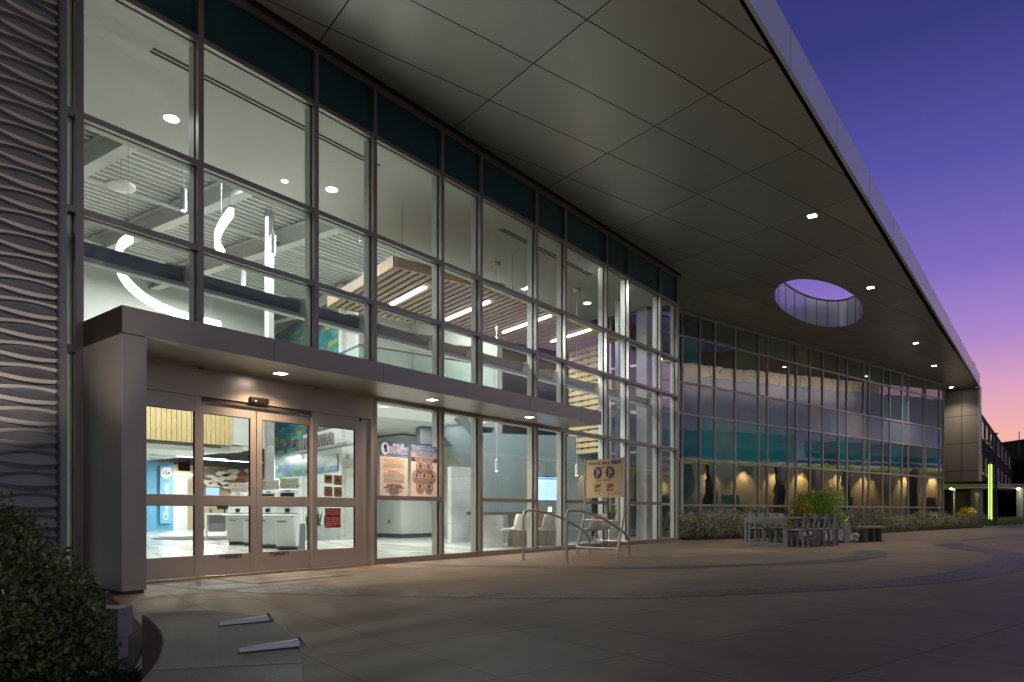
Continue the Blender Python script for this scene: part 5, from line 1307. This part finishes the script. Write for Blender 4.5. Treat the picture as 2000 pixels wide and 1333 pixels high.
# the board reads towards the plaza
BWh, BHh = bw_ / 2, (zb1 - zb0) / 2
mb = MB(); mb.k = 0
mb.text('How to use a', .105, M @ Matrix.Translation((-.14, BHh * .80, 0)), .0004, bold=.03); mb.k = 1; mb.text('staxi', .135, M @ Matrix.Translation((.32, BHh * .82, 0)), .001, bold=.04)
mb.k = 0; mb.rect(M, -BWh * .62, BWh * .72, BHh * .655, BHh * .663); mb.text('Side Entry and Exit', .055, M @ Matrix.Translation((0, BHh * .57, 0)), .0004)
mb.rect(M, -BWh * .62, BWh * .72, BHh * .005, BHh * .012); mb.text('Brake Operation', .055, M @ Matrix.Translation((0, -BHh * .09, 0)), .0004); mb.rect(M, -BWh * .62, BWh * .72, -BHh * .70, -BHh * .693)
for x in (-.17, .17):
    mb.k = 2; mb.disc(M, .118, 28, x, BHh * .29, .0003); mb.k = 0; mb.ring(M, .122, .008, 28, x, BHh * .29, .0006)
    mb.k = 3; mb.rect(M, x - .045, x - .02, BHh * .29 - .09, BHh * .29 + .09, .001); mb.disc(M, .022, 12, x + .015, BHh * .29 + .055, .001); mb.rect(M, x - .005, x + .05, BHh * .29 - .03, BHh * .29 + .035, .001)
    mb.k = 1; mb.rect(M, x - .005, x + .07, BHh * .29 - .065, BHh * .29 - .03, .0012); mb.k = 2; mb.rect(M, x + .05, x + .07, BHh * .29 - .09, BHh * .29 - .03, .0014)
    mb.k = 0; mb.ring(M, .105, .004, 28, x, -BHh * .41, .0006)
    mb.k = 5; mb.disc(M, .06, 14, x - .025, -BHh * .40, .001, ry=.045); mb.disc(M, .03, 12, x + .02, -BHh * .36, .0012); mb.k = 4 if x < 0 else 6; mb.add([M @ Vector(q) for q in ((x + .03, -BHh * .48, .001), (x + .085, -BHh * .44, .001), (x + .075, -BHh * .26, .001), (x + .045, -BHh * .30, .001))], [(0, 1, 2, 3)])
    mb.rect(M, x - .095, x + .085, -BHh * .66, -BHh * .54, .0014); mb.k = 7; mb.text('UNLOCK' if x < 0 else 'LOCK', .035, M @ Matrix.Translation((x + .015, -BHh * .60, .0018)), .0003)
mb.k = 1; mb.text('staxi', .045, M @ Matrix.Translation((.15, -BHh * .80, 0)), .0006); mb.k = 0; mb.text('Transport Chairs', .032, M @ Matrix.Translation((.34, -BHh * .80, 0)), .0003); mb.text('gostaxi.com', .028, M @ Matrix.Translation((-.18, -BHh * .80, 0)), .0002)
for sx in (-1, 1):
    for sz in (-.88, 0, .88): mb.disc(M, .008, 8, sx * BWh * .95, sz * BHh, .001)
mb.build('board_print', [INK, mat('print_blue', (.01, .04, .18), .5), mat('photo_dark', (.06, .055, .08), .6), mat('photo_pale', (.40, .38, .42), .6), mat('print_green', (.06, .20, .03), .6), mat('photo_skin', (.25, .11, .06), .6), mat('print_signal_red', (.38, .02, .01), .6), mat('print_pale', (.7, .65, .55), .6)], bd_)

# table and chairs
TU0, TU1, TN0, TN1 = 16.15, 18.75, 9.58, 10.78
tb = empty('outdoor_table', W((TU0 + TU1) / 2, (TN0 + TN1) / 2), 'long grey metal outdoor dining table with sled frame ends', 'table')
mb = MB(); mb.obox(W((TU0 + TU1) / 2, (TN0 + TN1) / 2), BA, TU1 - TU0, TN1 - TN0, .715, .745); mb.build('table_top', mat('table_slats', (.32, .32, .38), .35, .6), tb, bevel=.005)
for u in (TU0 + .04, TU1 - .04):
    mb = MB(); h = .10
    mb.obox(W(u, (TN0 + TN1) / 2), BA, .07, TN1 - TN0, .60, .715); mb.obox(W(u, (TN0 + TN1) / 2), BA, .07, TN1 - TN0, 0, .10)
    mb.obox(W(u, TN0 + .035), BA, .071, .07, .10, .60); mb.obox(W(u, TN1 - .035), BA, .071, .07, .10, .60)
    mb.build('sled_frame', STEEL_DULL, tb, bevel=.005)
def make_chair():
    t = empty('outdoor_chair', (0, 0, 0), 'x', 'chair', 'grey metal chairs around the outdoor table')
    mb = MB(); mb.box(-.22, .22, -.22, .22, .43, .455); mb.build('seat', STEEL_DULL, t, bevel=.006)
    for sx in (-1, 1):
        mb = MB(); mb.box(sx * .22 - .0175, sx * .22 + .0175, -.235, -.175, 0, .43); mb.build('leg', STEEL_DULL, t)
        mb = MB(); x0, x1 = sx * .22 - .0175, sx * .22 + .0175
        pr = [(.20, 0, .26, 0), (.17, .43, .235, .43), (.21, .65, .265, .65), (.25, .85, .285, .85)]
        for (a, za, b, zb_), (c_, zc, d_, zd) in zip(pr[:-1], pr[1:]):
            mb.hexa([(x0, a, za), (x1, a, za), (x1, b, zb_), (x0, b, zb_)], [(x0, c_, zc), (x1, c_, zc), (x1, d_, zd), (x0, d_, zd)])
        mb.build('back_leg', STEEL_DULL, t)
    mb = MB(); mb.hexa([(-.20, .215, .66), (.20, .215, .66), (.20, .235, .66), (-.20, .235, .66)], [(-.20, .25, .85), (.20, .25, .85), (.20, .27, .85), (-.20, .27, .85)]); mb.build('backrest', STEEL_DULL, t, bevel=.004)
    mb = MB(); mb.box(-.2, .2, -.22, -.20, .39, .43); mb.box(-.2, .2, .18, .20, .39, .43); mb.build('seat_rail', STEEL_DULL, t)
    return t
c0 = make_chair()
wd_ = ['first', 'second', 'third', 'fourth']
for i in range(4):
    for side in (0, 1):
        k = c0 if (i, side) == (0, 0) else copy_tree(c0)
        u = 16.27 + .51 * i; k.location = W(u + (.0 if side == 0 else .62), TN0 - .24 if side == 0 else TN1 + .02) + Vector((R(-.02, .02), R(-.02, .02), 0))
        k.rotation_euler.z = BA + (pi + .20 if side == 0 else .12) + R(-.04, .04); k.scale = (.82, .95, 1)
        k['label'] = f'{wd_[i]} grey metal chair at the table counted from its near end, ' + ('plaza side' if side == 0 else 'hedge side')
# bench
bn = empty('bench', W(21.3, 9.85), 'backless bench with a greyed wood seat on three slab legs beside the stones', 'bench')
mb = MB(); mb.prism([at(1672, 19.6), at(1700, 20.3), at(1731, 20.4), at(1727, 21.0), at(1697, 21.1), at(1675, 20.6)], .40, .46); mb.build('seat', mat('bench_wood', (.34, .26, .22), .5, 0, .2, 5), bn, bevel=.006)
for px, dp in ((1686.5, 20.0), (1703, 20.6), (1714, 20.9)):
    mb = MB(); mb.obox(at(px, dp), HA, .3, .09, 0, .40); mb.build('leg', mat('bench_leg', (.10, .095, .10), .6) if 'bench_leg' not in bpy.data.materials else bpy.data.materials['bench_leg'], bn)
def boll(px, dep, s, label, lit=None):
    t = empty('bollard', at(px, dep), label, 'bollard', 'square cap outlet bollards'); p = at(px, dep); h = .35 * s
    mt = bpy.data.materials.get('bollard_paint') or mat('bollard_paint', (.36, .36, .40), .5, .2)
    mb = MB(); ws_ = .66 if s > 1.2 else 1; mb.obox(p, HA, .115 * s * ws_, .115 * s * ws_, 0, h * .52); mb.build('stem', mt, t); mb = MB(); mb.obox(p, HA, .155 * s * ws_, .155 * s * ws_, h * .52, h); mb.build('cap', mt, t, bevel=.004)
    return p
boll(219.5, 3.95, 1.0, 'squat grey bollard with a square cap beside the dark shrub in the foreground')
boll(1653, 19.75, 1.6, 'pale grey bollard with a square cap at the edge of the river stones')

# foreground seat wall
ZT = .45
sw = empty('seat_wall', G(430, 1260, ZT) * 1.0, 'low dark concrete seat wall with a curved hollow end in the foreground', 'seat wall'); sw.location.z = 0
tp = [(276.5, 1201), (330, 1195), (395, 1191.5), (460, 1197), (525, 1204), (552, 1221), (571, 1240), (584, 1260), (591.5, 1281), (593, 1310), (592, 1440), (205, 1440), (222, 1380)]
curve = [(246, 1354), (270, 1333), (290, 1312), (304, 1293), (312, 1275), (316.5, 1256), (315, 1242), (309, 1230), (299, 1218), (289, 1209)]
poly = [G(x, y, ZT) for x, y in tp + curve]
SEATC = mat('seat_concrete', (.125, .10, .08), .6, 0, .22, 5, bump=.2, bscale=150)
mb = MB(); mb.prism(poly, 0, ZT); mb.build('wall_block', SEATC, sw, bevel=.006)
mb = MB(); a = G(290, 1311, ZT); b_ = G(592, 1295, ZT); a.z = b_.z = ZT + .0008; mb.beam(a, b_, .004, .001); mb.build('top_joint', DGREY, sw)
def stop(p0, p1, label, w0=.02, w1=.045):
    a = G(*p0, ZT + .02); b = G(*p1, ZT + .02); a.z = b.z = ZT; d = (b - a).normalized(); s_ = Vector((-d.y, d.x, 0))
    t = empty('skate_stop', (a + b) / 2, label, 'skate stop', 'polished steel skate stops on the seat wall')
    mb = MB(); mb.hexa([a - s_ * w0 / 2, b - s_ * w1 / 2, b + s_ * w1 / 2, a + s_ * w0 / 2], [a - s_ * w0 / 2 * .6 + Vector((0, 0, .014)), b - s_ * w1 / 2 * .7 + Vector((0, 0, .022)), b + s_ * w1 / 2 * .7 + Vector((0, 0, .022)), a + s_ * w0 / 2 * .6 + Vector((0, 0, .014))])
    mb.build('bar', STOPM, t, bevel=.002)
    mb = MB(); mb.hexa([b - s_ * w1 / 2, b + d * .02 - s_ * w1 / 2, b + d * .02 + s_ * w1 / 2, b + s_ * w1 / 2], [b - s_ * w1 / 2 + Vector((0, 0, .03)), b + d * .012 - s_ * w1 / 2 + Vector((0, 0, .012)), b + d * .012 + s_ * w1 / 2 + Vector((0, 0, .012)), b + s_ * w1 / 2 + Vector((0, 0, .03))]); mb.build('end_lip', STOPM, t)
STOPM = mat('skate_stop_steel', (.40, .43, .47), .3, .9, .1, 20)
stop((428, 1213), (524, 1203), 'polished steel skate stop on the back edge of the seat wall', .010, .028); stop((466, 1263), (584, 1250), 'polished steel skate stop nearer the camera on the seat wall', .012, .030)

# ------------------------------------------------------------------ PLANTS
def leafmat(name, c1, c2, rough=.55, trans=0.15):
    m = bpy.data.materials.new(name); m.use_nodes = True; nt = m.node_tree; N = nt.nodes; L = nt.links; b = N['Principled BSDF']
    g_ = N.new('ShaderNodeNewGeometry'); cr = N.new('ShaderNodeValToRGB'); cr.color_ramp.elements[0].color = (*c1, 1); cr.color_ramp.elements[1].color = (*c2, 1)
    L.new(g_.outputs['Random Per Island'], cr.inputs[0]); L.new(cr.outputs[0], b.inputs['Base Color']); b.inputs['Roughness'].default_value = rough
    return m
SAGE = leafmat('sage_leaf', (.03, .04, .018), (.70, .70, .50)); GREEN = leafmat('green_leaf', (.035, .065, .018), (.30, .36, .13), .35); BAMB = leafmat('bamboo_leaf', (.07, .15, .02), (.24, .40, .05), .5)
BARK = mat('bark', (.06, .045, .03), .8, 0, .3, 20)
def crown(blobs, count, ls, lw, droop=0, seed=1, shell=.55, name='foliage', m=None, parent=None):
    rnd = random.Random(seed); v = []; f = []; tot = sum(b[3] * b[4] * b[5] for b in blobs)
    for (bx, by, bz, rx, ry, rz) in blobs:
        k = int(count * rx * ry * rz / tot)
        for _ in range(k):
            d = Vector((rnd.gauss(0, 1), rnd.gauss(0, 1), rnd.gauss(0, 1))).normalized()
            nz = noise.noise(d * 2.3 + Vector((bx * 3 + seed, by, bz))); r_ = (shell + (1 - shell) * rnd.random() ** .5) * (1 + .38 * nz + .18 * noise.noise(d * 6 + Vector((seed, 0, 0))))
            if noise.noise(d * 5 + Vector((0, seed, bx))) < -.28 and rnd.random() < .75: continue
            p = Vector((bx + d.x * rx * r_, by + d.y * ry * r_, bz + d.z * rz * r_))
            if p.z < .02: p.z = rnd.random() * .1 + .02
            ax = (d * .7 + Vector((rnd.gauss(0, .7), rnd.gauss(0, .7), rnd.gauss(.25, .6) - droop))).normalized(); sd = ax.cross(Vector((rnd.gauss(0, 1), rnd.gauss(0, 1), rnd.gauss(0, 1)))).normalized()
            s = rnd.uniform(.65, 1.25); a = p; t = p + ax * ls * s; mid = p + ax * ls * s * .5; up = ax.cross(sd) * lw * .25
            o = len(v); v += [a, mid + sd * lw * s * .5 + up, t, mid - sd * lw * s * .5 + up]; f += [(o, o + 1, o + 2), (o, o + 2, o + 3)]
    mb = MB(); mb.add(v, f); return mb.build(name, m, parent)
def stems(parent, base, tips, r=.012):
    mb = MB()
    for t in tips:
        mid = base.lerp(t, .5) + Vector((R(-.04, .04), R(-.04, .04), R(0, .05))); mb.tube([base, mid, t], r, 5, r1=r * .3)
    mb.build('stem', BARK, parent)
# hedge shrubs
protos = []
for s in range(4):
    t = empty('hedge_shrub', (0, 0, 0), 'x', 'shrub', 'grey green hedge shrubs along the office wing')
    crown([(0, 0, .38, .62, .5, .42), (R(-.3, .3), .1, .5, .4, .4, .35), (R(-.4, .4), -.2, .3, .38, .32, .3)], 2600, .075, .034, seed=10 + s, m=SAGE, parent=t)
    stems(t, Vector((0, 0, 0)), [Vector((R(-.4, .4), R(-.3, .3), R(.4, .7))) for _ in range(9)])
    protos.append(t)
us = [17.55, 18.35, 19.1, 19.95, 20.8, 21.7, 22.7, 23.7, 24.7, 25.8, 26.9, 28.0, 29.2, 30.4, 31.6, 32.9, 34.2, 35.5, 36.9, 38.3, 39.8, 41.3, 42.9, 44.6, 46.2]
hedge_where = ['first at the lobby corner', 'second from the lobby corner', 'third from the lobby corner', 'fourth, just left of the table', 'behind the left end of the table', 'behind the middle of the table', 'left of the big green bush', 'behind the yellow lit side of the bush', 'hidden behind the big green bush', 'right behind the big green bush', 'above the stones left of the bollard', 'directly behind the bench left end',
  'directly behind the bench middle', 'first to the right of the bench', 'second to the right of the bench', 'third to the right of the bench', 'fourth to the right of the bench', 'fifth to the right of the bench', 'sixth to the right of the bench', 'seventh to the right of the bench', 'eighth to the right of the bench', 'below the last mullions of the wing', 'in front of the board clad wall', 'next to last, before the parking wall', 'last one at the far end of the hedge']
for i, u in enumerate(us):
    t = protos[i] if i < 4 else copy_tree(protos[i % 4])
    nn = 14.3 if u < 30 else 14.3 + (u - 30) * .055
    t.location = W(u, nn + R(-.12, .12), .03); t.rotation_euler.z = R(0, 6.28); sc_ = R(.78, 1.05); t.scale = (sc_ * (1 + max(0, u - 30) * .012), sc_, sc_ * R(.9, 1.3))
    t['label'] = 'grey green hedge shrub, ' + hedge_where[i]
for i, (px, dp, s, lb) in enumerate(((1962, 46, .8, 'low olive shrub right of the lamp post at the far right'), (1982, 48, .8, 'low olive shrub under the green canopy post'), (2003, 50, .9, 'low olive shrub cut by the right edge of the view'), (1926, 44, .6, 'small low shrub at the foot of the light pylon'), (1947, 47, .7, 'small low shrub behind the dark lamp post'))):
    t = copy_tree(protos[i % 4]); t.location = at(px, dp); t.scale = (s * 1.2, s * 1.2, s * .8); t['label'] = lb; t['group'] = 'low shrubs at the far right'
# yellow lit flowers near the pylon
t = empty('flower_shrub', at(1888, 42.5), 'yellow flowering shrub lit from below at the far end of the hedge', 'shrub'); p = at(1888, 42.5)
crown([(p.x, p.y, .75, .8, .45, .42)], 900, .10, .06, seed=5, m=leafmat('yellow_flower', (.4, .3, .01), (.7, .55, .04)), parent=t)
stems(t, p.copy(), [p + Vector((R(-.5, .5), R(-.3, .3), R(.5, .9))) for _ in range(6)])
o = lamp('SPOT', 'flower_uplight', (0, 0, 0), 40, (1, .85, .2), .05, radians(110)); o.parent = t; o.location = Vector((-.3, -.9, .5)); o.rotation_euler = (radians(120), 0, 0)
# large bush
bp_ = at(1606, 22.6)
t = empty('bamboo_bush', bp_, 'large rounded bright green bush with fine leaves, lit yellow on its left side', 'bush')
bl = []
for k in range(16):
    a_ = R(0, 6.28); r_ = R(.15, .72); bl.append((bp_.x + cos(a_) * r_, bp_.y + sin(a_) * r_, R(.55, 1.42) - r_ * .30, R(.34, .48), R(.34, .48), R(.30, .40)))
crown(bl, 24000, .085, .020, droop=.35, seed=33, shell=.3, m=BAMB, parent=t)
for k in range(14):
    e = bp_ + Vector((R(-.7, .7), R(-.7, .7), R(.7, 1.4))); mb = MB(); mb.tube([bp_ + Vector((R(-.15, .15), R(-.15, .15), 0)), bp_.lerp(e, .6) + Vector((0, 0, .2)), e], .010, 5, r1=.003); mb.build('cane', BARK, t)
ly = at(1566, 21.75)
t = empty('bush_lit_side', ly + Vector((0, 0, 0)), 'added leaves coloured yellow as the spotlit left side of the big bush', 'shrub')
crown([(ly.x, ly.y, .66, .44, .3, .46), (ly.x - .08, ly.y - .1, .95, .30, .25, .34)], 3600, .07, .03, seed=44, m=leafmat('spotlit_leaf', (.16, .17, .01), (.36, .36, .03)), parent=t)  # yellow leaf colour stands in for spotlight on the left side of the bush
stems(t, ly.copy(), [ly + Vector((R(-.3, .3), R(-.2, .2), R(.5, 1.0))) for _ in range(7)])
sp_ = empty('garden_spotlight', ly + Vector((-.35, -.75, 0)), 'small black ground spotlight at the left foot of the big bush', 'light fixture'); q = sp_.location.copy()
mb = MB(); mb.tube([q, q + Vector((0, 0, .12)), q + Vector((.05, .06, .2))], .03, 10); mb.build('housing', BLACK, sp_)
o = lamp('SPOT', 'spot_beam', (0, 0, 0), 650, (1, .86, .30), .03, radians(62)); o.parent = sp_; o.location = (.06, .08, .24); o.rotation_euler = (Vector((.35, .75, .75))).to_track_quat('-Z', 'Y').to_euler()
sp2 = empty('garden_spotlight', bp_ + Vector((.35, -1.55, 0)), 'small black ground spotlight among the stones below the big bush', 'light fixture'); q = sp2.location.copy()
mb = MB(); mb.tube([q + Vector((0, 0, .1)), q + Vector((0, 0, .3)), q + Vector((0, .06, .38))], .03, 10); mb.build('housing', BLACK, sp2)
o = lamp('SPOT', 'spot_beam', (0, 0, 0), 38, (.95, 1, .45), .03, radians(110)); o.parent = sp2; o.location = (0, .08, .42); o.rotation_euler = (Vector((-.1, 1, .45))).to_track_quat('-Z', 'Y').to_euler()
# river stones
def stones(name, cen_fn, count, label):
    mb = MB(); rnd = random.Random(3)
    for k in range(count):
        x, y, z = cen_fn(rnd); s = rnd.uniform(.05, .11); ra = Matrix.Rotation(rnd.uniform(0, 6.28), 3, (rnd.random(), rnd.random(), rnd.random() + .1)); sc3 = (s, s * rnd.uniform(.6, .9), s * rnd.uniform(.4, .65))
        vs = []; 
        for i in range(4):
            th = pi * (i + .5) / 4
            for j in range(6):
                ph = 2 * pi * j / 6; q = Vector((sin(th) * cos(ph) * sc3[0], sin(th) * sin(ph) * sc3[1], cos(th) * sc3[2])) * (1 + .25 * (rnd.random() - .5)); vs.append(ra @ q + Vector((x, y, z)))
        fs = [tuple(range(5, -1, -1)), tuple(range(18, 24))] + [(i * 6 + j, i * 6 + (j + 1) % 6, (i + 1) * 6 + (j + 1) % 6, (i + 1) * 6 + j) for i in range(3) for j in range(6)]
        mb.add(vs, [tuple(reversed(q)) for q in fs])
    return tag(mb.build(name, leafmat('river_stone', (.13, .13, .15), (.42, .41, .42), .7), smooth=True, sharp=50), label, 'stones', kind='stuff')
RC = at(1612, 20.9); 
def rcen(rnd):
    while True:
        a_, b_ = rnd.uniform(-1, 1), rnd.uniform(-1, 1)
        if a_ * a_ + b_ * b_ < 1: break
    h = .30 * (1 - (a_ * a_ + b_ * b_) ** .8)
    p = RC + Vector((UX, UY, 0)) * a_ * 2.15 + Vector((NX, NY, 0)) * b_ * .95
    return p.x, p.y, h + .02
stones('river_stones', rcen, 1100, 'heap of grey river stones under the big green bush')
mb = MB(); mb.lathe((RC.x, RC.y), [(1.2, 0.002), (.9, .16), (.3, .26)], 20); 
for v_ in mb.v:
    d = v_ - RC; a_ = d.x * UX + d.y * UY; b_ = d.x * NX + d.y * NY; q = RC + Vector((UX, UY, 0)) * a_ * 1.6 + Vector((NX, NY, 0)) * b_ * .72; v_.x, v_.y = q.x, q.y
tag(mb.build('planting_bed', SOIL), kind='structure')
# foreground shrub
fsb = at(60, 3.7)
t = empty('foreground_shrub', fsb, 'dense dark green shrub with small leaves filling the lower left corner', 'shrub')
bl = []
for (px, dp, z, r_) in ((-60, 3.9, .62, .34), (0, 4.0, .62, .26), (-20, 3.7, .40, .36), (70, 3.75, .48, .24), (60, 3.5, .25, .30), (120, 3.5, .36, .20), (150, 3.45, .26, .17), (130, 3.3, .14, .22), (40, 3.2, .12, .30), (-60, 3.2, .3, .35), (160, 3.6, .45, .10), (20, 3.9, .80, .12), (-10, 3.9, .86, .10), (8, 3.85, .95, .06), (40, 3.8, .74, .08), (95, 3.6, .60, .07), (118, 3.55, .58, .06), (150, 3.5, .50, .06), (178, 3.45, .36, .07), (185, 3.4, .22, .08)):
    p = at(px, dp); bl.append((p.x, p.y, z, r_, r_, r_ * .95))
crown(bl, 34000, .034, .020, seed=77, shell=.40, m=GREEN, parent=t)
stems(t, fsb.copy(), [fsb + Vector((R(-.35, .12), R(-.2, .25), R(.25, .6))) for _ in range(22)], .008)
mb = MB(); rnd = random.Random(9)
for k in range(1500):
    px = rnd.uniform(170, 300); p = at(px, rnd.uniform(2.6, 3.35)); h = rnd.uniform(.06, .16); a_ = rnd.uniform(0, 6.28); sd = Vector((cos(a_), sin(a_), 0)) * .002; ln_ = Vector((rnd.gauss(0, .03), rnd.gauss(0, .03), 0))
    mb.add([p - sd, p + sd, p + ln_ * .5 + Vector((0, 0, h * .7)) + sd * .6, p + ln_ * 1.6 + Vector((0, 0, h))], [(0, 1, 2), (0, 2, 3)])
tag(mb.build('grass', leafmat('dark_grass', (.02, .028, .01), (.06, .065, .03))), 'dark thin grass at the foot of the curved seat wall', 'grass', kind='stuff')
mb = MB(); mb.prism([at(100, 2.4), at(262, 2.4), at(276, 2.9), at(270, 3.4), at(120, 3.6)], 0, .03); tag(mb.build('planting_bed', SOIL), kind='structure')
#ENDPART2
# ------------------------------------------------------------------ render settings
sc.view_settings.view_transform = 'Standard'; sc.view_settings.look = 'None'; sc.view_settings.exposure = 0.5; sc.view_settings.gamma = 1
sc.cycles.use_denoising = True
sc.cycles.max_bounces = 8; sc.cycles.diffuse_bounces = 3; sc.cycles.glossy_bounces = 4; sc.cycles.transparent_max_bounces = 16
sc.cycles.sample_clamp_indirect = 6; sc.cycles.caustics_reflective = False; sc.cycles.caustics_refractive = False
sc.cycles.use_light_tree = True
